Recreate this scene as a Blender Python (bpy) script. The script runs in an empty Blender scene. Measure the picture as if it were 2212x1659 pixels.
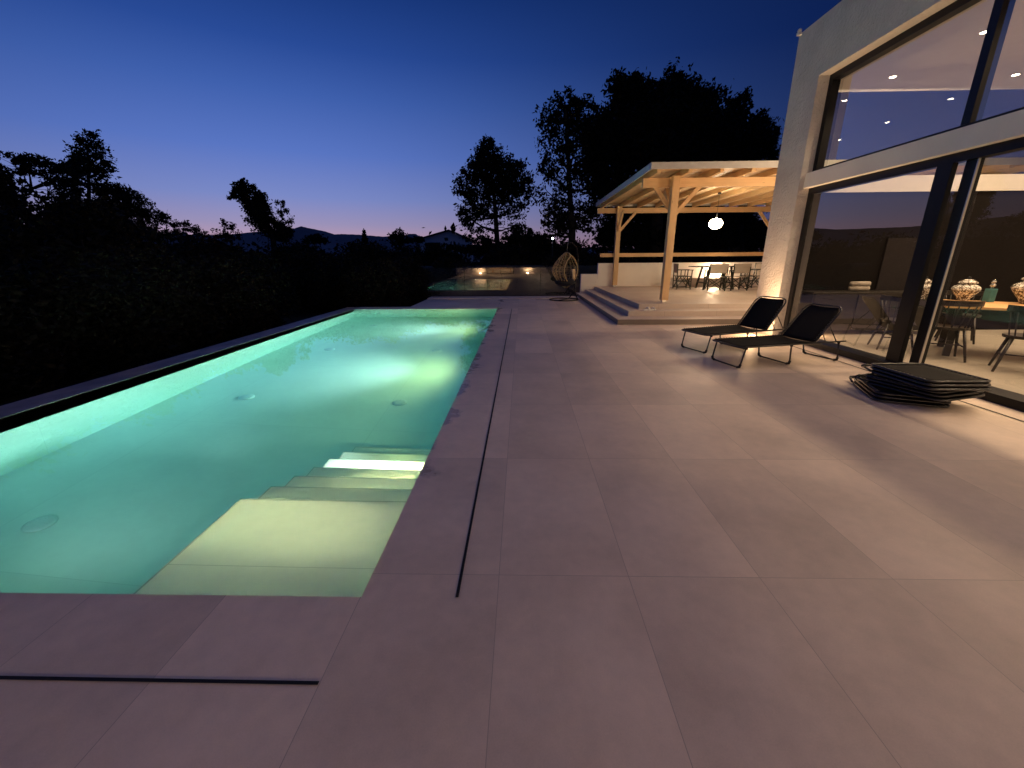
import bpy, math, random
import numpy as np
from mathutils import Vector, Matrix
random.seed(7)
PI = math.pi
C = bpy.context.scene.collection
S = bpy.context.scene

# ------------------------------------------------------------------ camera
CAMH = 1.45
FPX = 885.64
RT = Vector((0.99972395, 0.02233776, -0.00728338))
UP = Vector((0.00038370, 0.29443124, 0.95567259))
FW = Vector((-0.02349203, 0.95541157, -0.29434139))
cd = bpy.data.cameras.new('camera')
cam = bpy.data.objects.new('camera', cd)
C.objects.link(cam)
cd.sensor_width = 36
cd.lens = FPX / 2212 * 36
cd.clip_start = 0.05
cd.clip_end = 5000
m = Matrix.Identity(4)
for i in range(3):
    m[i][0] = RT[i]; m[i][1] = UP[i]; m[i][2] = -FW[i]
m[2][3] = CAMH
cam.matrix_world = m
S.camera = cam

def W(px, py, Y):
    """a place seen in the photograph, put at its own distance Y"""
    d = FW + RT * ((px - 1106) / FPX) - UP * ((py - 829.5) / FPX)
    s = Y / d.y
    return Vector((d.x * s, Y, d.z * s + CAMH))

# ------------------------------------------------------------------ world: dusk sky
wd = bpy.data.worlds.new('World')
S.world = wd
wd.use_nodes = True
nt = wd.node_tree
nt.nodes.clear()
def wn(t, **k):
    n = nt.nodes.new(t)
    for a, b in k.items(): setattr(n, a, b)
    return n
tc = wn('ShaderNodeTexCoord')
sep = wn('ShaderNodeSeparateXYZ'); nt.links.new(tc.outputs['Generated'], sep.inputs[0])
def wmath(op, a, b=None, clamp=False):
    n = wn('ShaderNodeMath', operation=op, use_clamp=clamp)
    for i, v in enumerate((a, b)):
        if v is None: continue
        if isinstance(v, (int, float)): n.inputs[i].default_value = v
        else: nt.links.new(v, n.inputs[i])
    return n.outputs[0]
def wramp(stops):
    n = wn('ShaderNodeValToRGB')
    e = n.color_ramp.elements
    while len(e) > 1: e.remove(e[-1])
    e[0].position = stops[0][0]; e[0].color = (*stops[0][1], 1)
    for p, c in stops[1:]:
        x = e.new(p); x.color = (*c, 1)
    nt.links.new(sep.outputs[2], n.inputs[0])
    return n.outputs[0]
glow = wramp([(0.0, (.60, .30, .33)), (.035, (.50, .32, .42)), (.07, (.325, .285, .48)), (.12, (.195, .25, .56)),
              (.20, (.10, .18, .54)), (.29, (.050, .118, .42)), (.36, (.022, .070, .31)), (.45, (.008, .036, .19)), (.6, (.010, .034, .15)), (1.0, (.024, .048, .165))])
east = wramp([(0.0, (.030, .034, .085)), (.15, (.008, .020, .085)), (.35, (.0016, .008, .056)), (.5, (.004, .012, .06)), (1.0, (.024, .048, .165))])
hyp = wmath('SQRT', wmath('ADD', wmath('MULTIPLY', sep.outputs[0], sep.outputs[0]), wmath('MULTIPLY', sep.outputs[1], sep.outputs[1])))
az0 = math.radians(-30)
dot = wmath('DIVIDE', wmath('ADD', wmath('MULTIPLY', sep.outputs[0], math.sin(az0)), wmath('MULTIPLY', sep.outputs[1], math.cos(az0))), wmath('MAXIMUM', hyp, .001))
fac = wmath('POWER', wmath('MAXIMUM', dot, 0.0), 3.0, True)
mx = wn('ShaderNodeMix', data_type='RGBA')
nt.links.new(fac, mx.inputs[0]); nt.links.new(east, mx.inputs[6]); nt.links.new(glow, mx.inputs[7])
bg = wn('ShaderNodeBackground'); bg.inputs[1].default_value = 1.0
nt.links.new(mx.outputs[2], bg.inputs[0])
wo = wn('ShaderNodeOutputWorld'); nt.links.new(bg.outputs[0], wo.inputs[0])

# ------------------------------------------------------------------ render settings
S.view_settings.view_transform = 'Standard'
S.view_settings.look = 'None'
S.view_settings.exposure = 0
S.view_settings.gamma = 1
S.render.engine = 'CYCLES'
S.cycles.use_denoising = True
S.cycles.max_bounces = 10
S.cycles.diffuse_bounces = 8
S.cycles.glossy_bounces = 5
S.cycles.transmission_bounces = 6
S.cycles.transparent_max_bounces = 12
S.cycles.sample_clamp_indirect = 90.0
S.cycles.caustics_refractive = True
S.cycles.caustics_reflective = True
S.cycles.use_light_tree = True

WARM = (1.0, .60, .30)
WARM2 = (1.0, .70, .43)

# ------------------------------------------------------------------ materials
class NT:
    def __init__(s, name):
        s.m = bpy.data.materials.new(name); s.m.use_nodes = True
        s.t = s.m.node_tree; s.b = s.t.nodes['Principled BSDF']; s.out = s.t.nodes['Material Output']
    def n(s, t, **k):
        x = s.t.nodes.new(t)
        for a, b in k.items(): setattr(x, a, b)
        return x
    def l(s, a, b): s.t.links.new(a, b)
    def math(s, op, a, b=None, clamp=False):
        n = s.n('ShaderNodeMath', operation=op, use_clamp=clamp)
        for i, v in enumerate((a, b)):
            if v is None: continue
            if isinstance(v, (int, float)): n.inputs[i].default_value = v
            else: s.l(v, n.inputs[i])
        return n.outputs[0]
    def pos(s, scale=(1, 1, 1), coord='Object'):
        t = s.n('ShaderNodeTexCoord'); mp = s.n('ShaderNodeMapping')
        mp.inputs['Scale'].default_value = scale
        s.l(t.outputs[coord], mp.inputs[0]); return mp.outputs[0]
    def noise(s, v, scale, detail=4, rough=.5):
        n = s.n('ShaderNodeTexNoise'); n.inputs['Scale'].default_value = scale
        n.inputs['Detail'].default_value = detail; n.inputs['Roughness'].default_value = rough
        s.l(v, n.inputs['Vector']); return n.outputs[0]
    def ramp(s, f, stops):
        n = s.n('ShaderNodeValToRGB'); e = n.color_ramp.elements
        while len(e) > 1: e.remove(e[-1])
        e[0].position = stops[0][0]; e[0].color = (*stops[0][1], 1)
        for p, c in stops[1:]:
            x = e.new(p); x.color = (*c, 1)
        s.l(f, n.inputs[0]); return n.outputs[0]
    def mix(s, f, a, b, mode='MIX'):
        n = s.n('ShaderNodeMix', data_type='RGBA', blend_type=mode)
        for i, v in ((0, f), (6, a), (7, b)):
            if isinstance(v, (int, float)): n.inputs[i].default_value = v
            elif isinstance(v, tuple): n.inputs[i].default_value = (*v, 1)
            else: s.l(v, n.inputs[i])
        return n.outputs[2]
    def bump(s, h, st=.2, d=.01):
        n = s.n('ShaderNodeBump'); n.inputs['Strength'].default_value = st; n.inputs['Distance'].default_value = d
        s.l(h, n.inputs['Height']); s.l(n.outputs[0], s.b.inputs['Normal'])

def mat(name, col, rough=.5, metal=0, var=.0, vscale=8, bump=0, bscale=60, spec=None):
    k = NT(name); k.b.inputs['Roughness'].default_value = rough; k.b.inputs['Metallic'].default_value = metal
    if spec is not None: k.b.inputs['Specular IOR Level'].default_value = spec
    p = k.pos()
    f = k.noise(p, vscale)
    lo = tuple(max(0, c * (1 - var)) for c in col); hi = tuple(min(1, c * (1 + var)) for c in col)
    k.l(k.ramp(f, [(.3, lo), (.7, hi)]), k.b.inputs['Base Color'])
    if bump: k.bump(k.noise(p, bscale, 3), bump, .01)
    return k.m

def tile_mat(name, base, x0, dx, y0, dy, jw=.0035, var=.10, rough=.5, joint=.35, stain=False, mottle=.10, zcoord=False):
    k = NT(name); p = k.pos(); sp = k.n('ShaderNodeSeparateXYZ'); k.l(p, sp.inputs[0])
    def cell(o, off, d):
        u = k.math('DIVIDE', k.math('SUBTRACT', o, off), d)
        fl = k.math('FLOOR', u); fr = k.math('SUBTRACT', u, fl)
        e = k.math('MULTIPLY', k.math('MINIMUM', fr, k.math('SUBTRACT', 1.0, fr)), d)
        return fl, e
    fx, ex = cell(sp.outputs[0], x0, dx); fy, ey = cell(sp.outputs[1], y0, dy)
    edge = k.math('MINIMUM', ex, ey)
    if zcoord:
        fz, ez = cell(sp.outputs[2], 0.001, 50.0); 
    j = k.math('LESS_THAN', edge, jw / 2)
    cmb = k.n('ShaderNodeCombineXYZ'); k.l(fx, cmb.inputs[0]); k.l(fy, cmb.inputs[1])
    wn_ = k.n('ShaderNodeTexWhiteNoise', noise_dimensions='3D'); k.l(cmb.outputs[0], wn_.inputs['Vector'])
    # offset the mottling from tile to tile
    va = k.n('ShaderNodeVectorMath', operation='MULTIPLY_ADD'); k.l(wn_.outputs['Color'], va.inputs[0])
    va.inputs[1].default_value = (9, 9, 9); k.l(p, va.inputs[2])
    n1 = k.noise(va.outputs[0], 1.6, 5, .6); n2 = k.noise(va.outputs[0], 14, 5, .6); n3 = k.noise(p, 170, 2, .5)
    v = k.math('ADD', k.math('MULTIPLY', k.math('SUBTRACT', wn_.outputs['Value'], .5), var),
               k.math('ADD', k.math('MULTIPLY', k.math('SUBTRACT', n1, .5), mottle * 3.0),
                      k.math('ADD', k.math('MULTIPLY', k.math('SUBTRACT', n2, .5), mottle * 1.2), k.math('MULTIPLY', k.math('SUBTRACT', n3, .5), mottle * .9))))
    v = k.math('ADD', v, 1.0)
    vm = k.n('ShaderNodeVectorMath', operation='SCALE'); vm.inputs[0].default_value = base; k.l(v, vm.inputs['Scale'])
    col = k.mix(j, vm.outputs[0], tuple(c * joint for c in base))
    rr = k.math('ADD', rough, k.math('MULTIPLY', k.math('SUBTRACT', n2, .5), .25))
    if stain:
        # wet splashes along the pool edge
        dxp = k.math('ABSOLUTE', k.math('ADD', sp.outputs[0], .72))
        ns = k.noise(p, 2.2, 5, .62)
        band = k.math('SUBTRACT', ns, k.math('MULTIPLY', dxp, 1.1))
        yok = k.math('GREATER_THAN', sp.outputs[1], 2.2)
        wet = k.math('MULTIPLY', k.math('MULTIPLY', k.math('SUBTRACT', band, .44), 14.0, True), yok)
        wet = k.math('MINIMUM', k.math('MAXIMUM', wet, 0.0), 1.0)
        col = k.mix(k.math('MULTIPLY', wet, .45), col, tuple(c * .25 for c in base))
        rr = k.math('SUBTRACT', rr, k.math('MULTIPLY', wet, .25))
    k.l(col, k.b.inputs['Base Color']); k.l(rr, k.b.inputs['Roughness'])
    k.b.inputs['Specular IOR Level'].default_value = .35
    k.bump(k.math('ADD', k.math('MULTIPLY', n2, .6), k.math('MULTIPLY', j, -1.5)), .12, .004)
    return k.m

def wood_mat(name, c1, c2, axis=0, scale=1.0, rough=.55):
    k = NT(name)
    sc = [14 * scale] * 3; sc[axis] = .7 * scale
    p = k.pos(tuple(sc)); f = k.noise(p, 1.6, 6, .65)
    p2 = k.pos(tuple([3.0 if i != axis else 1.2 for i in range(3)])); g = k.noise(p2, 2.2, 2)
    kn = k.n('ShaderNodeTexVoronoi'); kn.inputs['Scale'].default_value = 1.6; k.l(k.pos(tuple([4.0 if i != axis else 1.3 for i in range(3)])), kn.inputs['Vector'])
    knot = k.ramp(kn.outputs['Distance'], [(.0, (.35, .35, .35)), (.10, (1, 1, 1))])
    col = k.ramp(f, [(.25, c1), (.75, c2)])
    col = k.mix(.5, col, k.mix(g, tuple(c * .7 for c in c2), tuple(min(1, c * 1.15) for c in c2)))
    col = k.mix(1.0, col, knot, 'MULTIPLY')
    k.l(col, k.b.inputs['Base Color']); k.b.inputs['Roughness'].default_value = rough
    k.bump(f, .2, .004)
    return k.m

def emit_mat(name, col, st):
    k = NT(name); k.b.inputs['Base Color'].default_value = (0.02, .02, .02, 1)
    k.b.inputs['Emission Color'].default_value = (*col, 1); k.b.inputs['Emission Strength'].default_value = st
    return k.m

def pane_mat(name, tint=(.93, .95, .94), boost=1.0):
    k = NT(name); t = k.t; t.nodes.remove(k.b)
    lw = k.n('ShaderNodeLayerWeight'); lw.inputs[0].default_value = .5
    f = k.math('POWER', lw.outputs['Facing'], 5.0)
    F = k.math('ADD', .043, k.math('MULTIPLY', f, .957))
    F2 = k.math('DIVIDE', k.math('MULTIPLY', F, 2.0 * boost), k.math('ADD', F, 1.0), True)
    tr = k.n('ShaderNodeBsdfTransparent'); tr.inputs[0].default_value = (*tint, 1)
    gl = k.n('ShaderNodeBsdfGlossy'); gl.inputs['Roughness'].default_value = 0.0
    ms = k.n('ShaderNodeMixShader'); k.l(F2, ms.inputs[0]); k.l(tr.outputs[0], ms.inputs[1]); k.l(gl.outputs[0], ms.inputs[2])
    k.l(ms.outputs[0], k.out.inputs[0])
    return k.m

M = {}
M['patio'] = tile_mat('patio_tile', (.74, .60, .49), -.108, .615, 1.604, 1.193, jw=.003, joint=.62, stain=True, var=.17, mottle=.19)
M['step'] = tile_mat('step_tile', (.56, .48, .42), 2.14, 1.2, 9.2, .6, mottle=.08)
M['coping'] = mat('wet_coping', (.34, .27, .26), .42, var=.35, vscale=3, bump=.15, bscale=40)
M['kerbstone'] = mat('kerb_stone', (.62, .56, .53), .6, var=.08, bump=.1)
M['floor_in'] = tile_mat('indoor_tile', (.34, .30, .25), 5.0, .8, 0.1, .8, var=.05, rough=.35, mottle=.05)
M['poolwall'] = tile_mat('pool_wall_tile', (.87, .87, .80), -5.0, 1.2, 1.46, 2.4, jw=.004, var=.03, joint=.85, mottle=.06)
M['poolfloor'] = tile_mat('pool_floor_tile', (.86, .86, .79), -1.9, 2.4, 2.38, 2.4, jw=.005, var=.03, joint=.85, mottle=.07)
M['poolstep'] = tile_mat('pool_step_tile', (.82, .80, .70), -6, 12, 1.77, 6.0, jw=.005, var=.02, joint=.75, mottle=.10)
M['edge_shade'] = mat('step_edge_shade', (.55, .56, .49), .6)
def stucco():
    k = NT('white_stucco'); p = k.pos()
    n = k.noise(p, 3, 4); k.l(k.ramp(n, [(.3, (.60, .575, .55)), (.7, (.70, .67, .64))]), k.b.inputs['Base Color'])
    k.b.inputs['Roughness'].default_value = .85
    k.bump(k.noise(p, 26, 4, .6), .9, .035); return k.m
M['stucco'] = stucco()
M['whitewall'] = mat('smooth_render', (.80, .77, .74), .8, var=.04, vscale=2, bump=.15, bscale=30)
M['inwall'] = mat('indoor_wall', (.66, .63, .60), .8, var=.02)
M['ceil'] = mat('ceiling_paint', (.50, .485, .49), .8, var=.02)
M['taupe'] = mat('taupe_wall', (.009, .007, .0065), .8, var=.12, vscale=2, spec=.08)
M['frame'] = mat('black_aluminium', (.005, .005, .007), .4, 0, var=.1, spec=.25)
M['alu'] = mat('aluminium_edge', (.55, .54, .52), .35, .9)
M['glass'] = pane_mat('window_glass', boost=2.2)
M['glasslow'] = pane_mat('clear_window_glass', boost=.75)
M['fenceglass'] = pane_mat('fence_glass', (.90, .93, .92), 1.4)
M['woodx'] = wood_mat('pine_beam_x', (.46, .27, .12), (.72, .49, .26), 0)
M['woody'] = wood_mat('pine_beam_y', (.46, .27, .12), (.72, .49, .26), 1)
M['woodz'] = wood_mat('pine_post', (.46, .27, .12), (.72, .49, .26), 2)
M['deck'] = wood_mat('pine_boards', (.52, .34, .18), (.70, .50, .29), 1, .6)
M['fascia'] = mat('zinc_fascia', (.55, .54, .52), .45, .3, var=.06)
M['tabletop'] = wood_mat('oak_table', (.50, .26, .09), (.66, .38, .15), 0)
M['darkwood'] = mat('dark_wood', (.020, .015, .012), .4, var=.3, vscale=12)
M['greenwood'] = mat('dark_green_wood', (.010, .016, .011), .45, var=.3, vscale=12)
M['canvas'] = mat('cream_canvas', (.36, .31, .26), .9, var=.08, vscale=30, bump=.2, bscale=200)
M['blackmetal'] = mat('black_metal', (.018, .018, .02), .35, .6, var=.1)
M['greymetal'] = mat('grey_tube', (.06, .06, .065), .3, .8, var=.1)
M['sling'] = mat('black_sling', (.007, .006, .006), .8, spec=.2, var=.2, vscale=40, bump=.3, bscale=300)
M['cord'] = mat('elastic_cord', (.20, .19, .18), .6)
M['rubber'] = mat('black_rubber', (.008, .008, .009), .6)
M['rattan'] = mat('rattan', (.42, .30, .15), .5, var=.25, vscale=25, bump=.3, bscale=90)
M['darkcush'] = mat('dark_cushion', (.012, .014, .022), .9, var=.2)
M['creamcush'] = mat('cream_pillow', (.60, .46, .30), .9, var=.08)
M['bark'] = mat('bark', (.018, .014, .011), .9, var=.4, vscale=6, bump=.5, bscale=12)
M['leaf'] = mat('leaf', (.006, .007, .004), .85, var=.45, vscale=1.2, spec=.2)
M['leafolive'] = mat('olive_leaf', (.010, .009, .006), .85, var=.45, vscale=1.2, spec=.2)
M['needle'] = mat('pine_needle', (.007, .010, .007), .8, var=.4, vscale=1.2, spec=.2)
M['ground'] = mat('night_ground', (.015, .018, .010), .95, var=.5, vscale=.3)
M['hill'] = mat('hill', (.20, .19, .22), 1, var=.25, vscale=.01, spec=0)  # paler colour stands in for the haze over the far hills
M['whiteplastic'] = mat('white_plastic', (.75, .75, .72), .4)
M['tealglass'] = mat('teal_bottle', (.06, .17, .18), .15, var=.2)
M['silver'] = mat('silver_foil', (.5, .48, .45), .25, .8, var=.3, vscale=40)
M['slotdark'] = mat('slot_shadow', (.004, .004, .005), .8)
def vase_mat():
    k = NT('painted_porcelain'); p = k.pos()
    v = k.n('ShaderNodeTexVoronoi', feature='DISTANCE_TO_EDGE'); v.inputs['Scale'].default_value = 26; k.l(p, v.inputs['Vector'])
    n = k.noise(p, 22, 5, .65)
    f = k.math('MULTIPLY', k.math('LESS_THAN', v.outputs['Distance'], .07), 1.0)
    g = k.math('GREATER_THAN', n, .53)
    a = k.math('MAXIMUM', f, g)
    k.l(k.mix(a, (.82, .78, .70), (.11, .085, .065)), k.b.inputs['Base Color']); k.b.inputs['Roughness'].default_value = .15
    return k.m
M['vase'] = vase_mat()
def water_mat():
    k = NT('pool_water'); t = k.t; t.nodes.remove(k.b)
    g = k.n('ShaderNodeBsdfGlass'); g.inputs['IOR'].default_value = 1.333; g.inputs['Roughness'].default_value = 0
    p = k.pos((1, 1, 1)); b = k.n('ShaderNodeBump'); b.inputs['Strength'].default_value = .004; b.inputs['Distance'].default_value = .01
    k.l(k.noise(p, 1.2, 2, .4), b.inputs['Height']); k.l(b.outputs[0], g.inputs['Normal'])
    k.l(g.outputs[0], k.out.inputs['Surface'])
    a = k.n('ShaderNodeVolumeAbsorption'); a.inputs['Color'].default_value = (0.0, .74, .82, 1); a.inputs['Density'].default_value = .26
    k.l(a.outputs[0], k.out.inputs['Volume'])
    return k.m
M['water'] = water_mat()

# ------------------------------------------------------------------ mesh helpers
class MB:
    def __init__(s): s.v = []; s.f = []; s.sm = []
    def add(s, vs, fs, smooth=False):
        o = len(s.v); s.v += [tuple(v) for v in vs]; s.f += [tuple(i + o for i in f) for f in fs]; s.sm += [smooth] * len(fs)
        return s
    def box(s, a, b, rot=None, bev=0):
        x0, y0, z0 = a; x1, y1, z1 = b
        vs = [(x0, y0, z0), (x1, y0, z0), (x1, y1, z0), (x0, y1, z0), (x0, y0, z1), (x1, y0, z1), (x1, y1, z1), (x0, y1, z1)]
        if rot is not None: vs = [rot @ Vector(v) for v in vs]
        return s.add(vs, [(0, 3, 2, 1), (4, 5, 6, 7), (0, 1, 5, 4), (1, 2, 6, 5), (2, 3, 7, 6), (3, 0, 4, 7)])
    def bar(s, p, q, w, h=None, up=(0, 0, 1)):
        """rectangular bar from p to q"""
        h = h or w; p = Vector(p); q = Vector(q); d = (q - p).normalized(); u = Vector(up)
        if abs(d.dot(u)) > .95: u = Vector((0, 1, 0))
        a = d.cross(u).normalized(); b = a.cross(d)
        vs = [c + a * (w / 2 * sx) + b * (h / 2 * sy) for c in (p, q) for sx, sy in ((-1, -1), (1, -1), (1, 1), (-1, 1))]
        return s.add(vs, [(0, 3, 2, 1), (4, 5, 6, 7), (0, 1, 5, 4), (1, 2, 6, 5), (2, 3, 7, 6), (3, 0, 4, 7)])
    def tube(s, pts, r, n=8, closed=False, cap=True):
        pts = [Vector(p) for p in pts]; N = len(pts)
        rs = r if isinstance(r, (list, tuple)) else [r] * N
        vs = []; prev = None
        for i, p in enumerate(pts):
            if closed: d = pts[(i + 1) % N] - pts[i - 1]
            else: d = pts[min(i + 1, N - 1)] - pts[max(i - 1, 0)]
            d.normalize()
            if prev is None:
                u = Vector((0, 0, 1)) if abs(d.z) < .9 else Vector((1, 0, 0))
                a = d.cross(u).normalized()
            else:
                a = prev - d * prev.dot(d)
                a = a.normalized() if a.length > 1e-6 else d.orthogonal().normalized()
            prev = a; b = d.cross(a)
            vs += [p + (a * math.cos(2 * PI * j / n) + b * math.sin(2 * PI * j / n)) * rs[i] for j in range(n)]
        fs = []
        for i in range(N if closed else N - 1):
            k = (i + 1) % N
            for j in range(n): fs.append((i * n + j, i * n + (j + 1) % n, k * n + (j + 1) % n, k * n + j))
        if cap and not closed: fs += [tuple(range(n - 1, -1, -1)), tuple((N - 1) * n + j for j in range(n))]
        return s.add(vs, fs, True)
    def lathe(s, prof, c=(0, 0, 0), n=24, sx=1, sy=1):
        vs = []; c = Vector(c)
        for r, z in prof: vs += [c + Vector((r * sx * math.cos(2 * PI * j / n), r * sy * math.sin(2 * PI * j / n), z)) for j in range(n)]
        fs = [(i * n + j, i * n + (j + 1) % n, (i + 1) * n + (j + 1) % n, (i + 1) * n + j) for i in range(len(prof) - 1) for j in range(n)]
        fs += [tuple(range(n - 1, -1, -1)), tuple((len(prof) - 1) * n + j for j in range(n))]
        return s.add(vs, fs, True)
    def ball(s, c, r, n=14, m=10, sc=(1, 1, 1)):
        prof = [(max(1e-4, r * math.sin(PI * i / m)), -r * math.cos(PI * i / m) * sc[2]) for i in range(m + 1)]
        return s.lathe(prof, c, n, sc[0], sc[1])
    def build(s, name, mt, parent=None, bevel=0, tf=None):
        vs = [tf @ Vector(v) for v in s.v] if tf is not None else s.v
        me = bpy.data.meshes.new(name); me.from_pydata(vs, [], s.f)
        me.polygons.foreach_set('use_smooth', s.sm)
        me.materials.append(M[mt] if isinstance(mt, str) else mt); me.update()
        o = bpy.data.objects.new(name, me); C.objects.link(o)
        if parent: o.parent = parent
        if bevel:
            b = o.modifiers.new('bevel', 'BEVEL'); b.width = bevel; b.segments = 2; b.limit_method = 'ANGLE'
        return o

def tag(o, label=None, cat=None, group=None, kind=None):
    if label: o['label'] = label
    if cat: o['category'] = cat
    if group: o['group'] = group
    if kind: o['kind'] = kind
    return o
def thing(name, label, cat, loc=(0, 0, 0), rz=0, group=None):
    o = bpy.data.objects.new(name, None); C.objects.link(o); o.location = loc; o.rotation_euler = (0, 0, rz)
    o.empty_display_size = .2
    return tag(o, label, cat, group)
def struct(o): o['kind'] = 'structure'; return o
def copy_tree(o, parent=None):
    c = o.copy(); C.objects.link(c); c.parent = parent
    for ch in list(o.children): copy_tree(ch, c)
    return c
def lamp(name, kind, loc, energy, col, parent=None, **k):
    d = bpy.data.lights.new(name, kind); d.energy = energy; d.color = col
    rot = k.pop('rot', None)
    for a, b in k.items(): setattr(d, a, b)
    o = bpy.data.objects.new(name, d); C.objects.link(o); o.location = loc
    if rot is not None: o.rotation_euler = rot
    if parent: o.parent = parent
    return o

# ================================================================== SETTING
PX0, PX1, PY0, PY1, PD = -5.055, -.72, 1.462, 12.35, 1.62     # pool
# patio: one sheet with the pool cut out
b = MB()
def rect(b, x0, y0, x1, y1, z=0): b.add([(x0, y0, z), (x1, y0, z), (x1, y1, z), (x0, y1, z)], [(0, 1, 2, 3)])
LX = -5.5
rect(b, LX, -9, PX1, PY0); rect(b, PX1, -9, 4.84, PY1); rect(b, -5.06, PY1, 4.84, 12.95); rect(b, -3.5, 12.95, 4.84, 15.42); rect(b, 4.84, 8.56, 12, 15.42)
b.box((LX, -9, -.6), (4.84, -8.98, -.004)); b.box((-3.5, 12.96, -.6), (-3.48, 15.42, -.004)); b.box((LX, 12.93, -.6), (-3.5, 12.95, -.004))
struct(b.build('patio', 'patio'))
# left ledge of the pool (dark wet stone) with an outer lip
b = MB(); b.box((-5.24, PY0, -.5), (PX0, 12.95, .0)); b.box((-5.52, PY0 - .3, -.9), (-5.242, 12.95, -.012))
struct(b.build('pool_ledge', 'coping'))
# terrain
b = MB()
G = -.62
for x0, y0, x1, y1 in ((-1500, -300, 2000, -9.0), (-1500, -9.0, -5.53, 2500), (-5.53, 12.96, -3.5, 2500), (-3.5, 17.3, 2000, 2500), (14, -9, 2000, 17.3)):
    rect(b, x0, y0, x1, y1, G)
struct(b.build('ground', 'ground'))
b = MB()
bk = [(17.3, -.62), (17.7, .75), (18.3, 1.06), (19.2, 1.12), (22.5, -.61)]
b.add([v for y, z in bk for v in ((-9.5, y, z), (14, y, z))], [(2 * i, 2 * i + 1, 2 * i + 3, 2 * i + 2) for i in range(4)], True)
struct(b.build('added_bank', 'ground'))  # bank added as plain dark backing for the fence reflections
# hills far away
def ridge(pts, Y, depth, base=-2):
    b = MB(); n = len(pts); vs = []
    for px, py in pts:
        p = W(px, py, Y); q = W(px, py, Y + depth)
        vs += [(p.x * .93, Y * .93, base), (p.x, Y, p.z), (q.x, Y + depth, base)]
    fs = []
    for i in range(n - 1):
        a = i * 3; fs += [(a, a + 3, a + 4, a + 1), (a + 1, a + 4, a + 5, a + 2)]
    return b.add(vs, fs)
hp = [(-400, 470), (-100, 500), (150, 488), (330, 505), (480, 508), (560, 500), (610, 496), (634, 494), (650, 488.5), (668, 493), (700, 499), (722, 506), (745, 505.5), (775, 507), (800, 509), (826, 511), (850, 509.5), (868, 511), (885, 505), (897, 505), (912, 513), (940, 519), (1000, 528), (1200, 534), (1500, 538)]
hp2 = []
for i in range(len(hp) - 1):
    for k in range(6):
        t = k / 6; hp2.append((hp[i][0] * (1 - t) + hp[i + 1][0] * t, hp[i][1] * (1 - t) + hp[i + 1][1] * t + random.uniform(-.35, .35)))
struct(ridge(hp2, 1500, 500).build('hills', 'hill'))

# pool shell
b = MB()
z1, z0 = -.004, -PD
b.add([(PX0, PY0, z1), (PX0, PY1, z1), (PX0, PY1, z0), (PX0, PY0, z0)], [(0, 1, 2, 3)])
b.add([(PX1, PY0, z1), (PX1, PY1, z1), (PX1, PY1, z0), (PX1, PY0, z0)], [(0, 3, 2, 1)])
b.add([(PX0, PY0, z1), (PX1, PY0, z1), (PX1, PY0, z0), (PX0, PY0, z0)], [(0, 3, 2, 1)])
b.add([(PX0, PY1, z1), (PX1, PY1, z1), (PX1, PY1, z0), (PX0, PY1, z0)], [(0, 1, 2, 3)])
pool = thing('swimming_pool', 'long rectangular swimming pool lit turquoise from below the water', 'swimming pool', (0, 0, 0))
b.build('pool_wall', 'poolwall', pool)
b = MB(); rect(b, PX0, PY0, PX1, PY1, z0); b.build('pool_floor', 'poolfloor', pool)
# entry steps
ys = [PY0, 2.38, 2.70, 3.01, 3.32, 3.62, 3.93, 4.22]; zs = [-.20, -.415, -.62, -.825, -1.015, -1.22, -1.42]
b = MB()
SX = -1.9
for i, z in enumerate(zs):
    y0_, y1_ = ys[i], ys[i + 1]
    zn = zs[i + 1] if i < 6 else z0
    b.add([(SX, y0_, z), (PX1, y0_, z), (PX1, y1_, z), (SX, y1_, z)], [(0, 1, 2, 3)])
    b.add([(SX, y1_, z), (PX1, y1_, z), (PX1, y1_, zn), (SX, y1_, zn)], [(0, 1, 2, 3)])
    b.add([(SX, y0_, z), (SX, y1_, z), (SX, y1_, z0), (SX, y0_, z0)], [(0, 1, 2, 3)])
st = b.build('entry_steps', 'poolstep', pool)
for i, z in enumerate(zs):  # darker strips painted in for the brightness break between treads
    q = MB(); rect(q, SX + .002, ys[i + 1] - .014, PX1 - .002, ys[i + 1] - .002, z + .002); rect(q, SX + .002, ys[i] + .002, SX + .012, ys[i + 1] - .016, z + .002); q.build('edge_shade', 'edge_shade', st)
# water
b = MB(); b.box((PX0 - .04, PY0 - .04, -PD - .03), (PX1 + .04, PY1 + .04, -.006))
struct(b.build('water', 'water'))
# pool floor inlets
def inlet_mesh():
    b = MB(); b.lathe([(.105, 0), (.105, .012), (.085, .026), (.03, .030), (.001, .030)], n=28)
    for k in range(8):
        a = k * PI / 4; b.box((.045, -.007, .0255), (.08, .007, .0335), Matrix.Rotation(a, 4, 'Z'))
    return b
inl = None
names = {0: 'nearest the steps', 1: 'second from the near end', 2: 'third from the near end', 3: 'at the far end'}
ii = 0
for x, y, lab in ((-4.05, 2.86, 'white round inlet on the pool floor, closest to the camera at far left'),
                  (-4.03, 5.6, 'white round inlet on the pool floor, second in the left row'),
                  (-4.0, 8.3, 'white round inlet on the pool floor, third in the left row'),
                  (-4.0, 10.95, 'white round inlet on the pool floor, farthest in the left row'),
                  (-1.78, 5.6, 'white round inlet on the pool floor, nearest one beyond the steps in the right row'),
                  (-1.76, 8.3, 'white round inlet on the pool floor, middle of the right row'),
                  (-1.75, 10.95, 'white round inlet on the pool floor, farthest in the right row')):
    if inl is None:
        o = inl = inlet_mesh().build('floor_inlet', 'whiteplastic')
    else:
        o = inl.copy(); C.objects.link(o)
    o.location = (x, y, -PD + .001); tag(o, lab, 'inlet', 'inlets on the pool floor')
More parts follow.
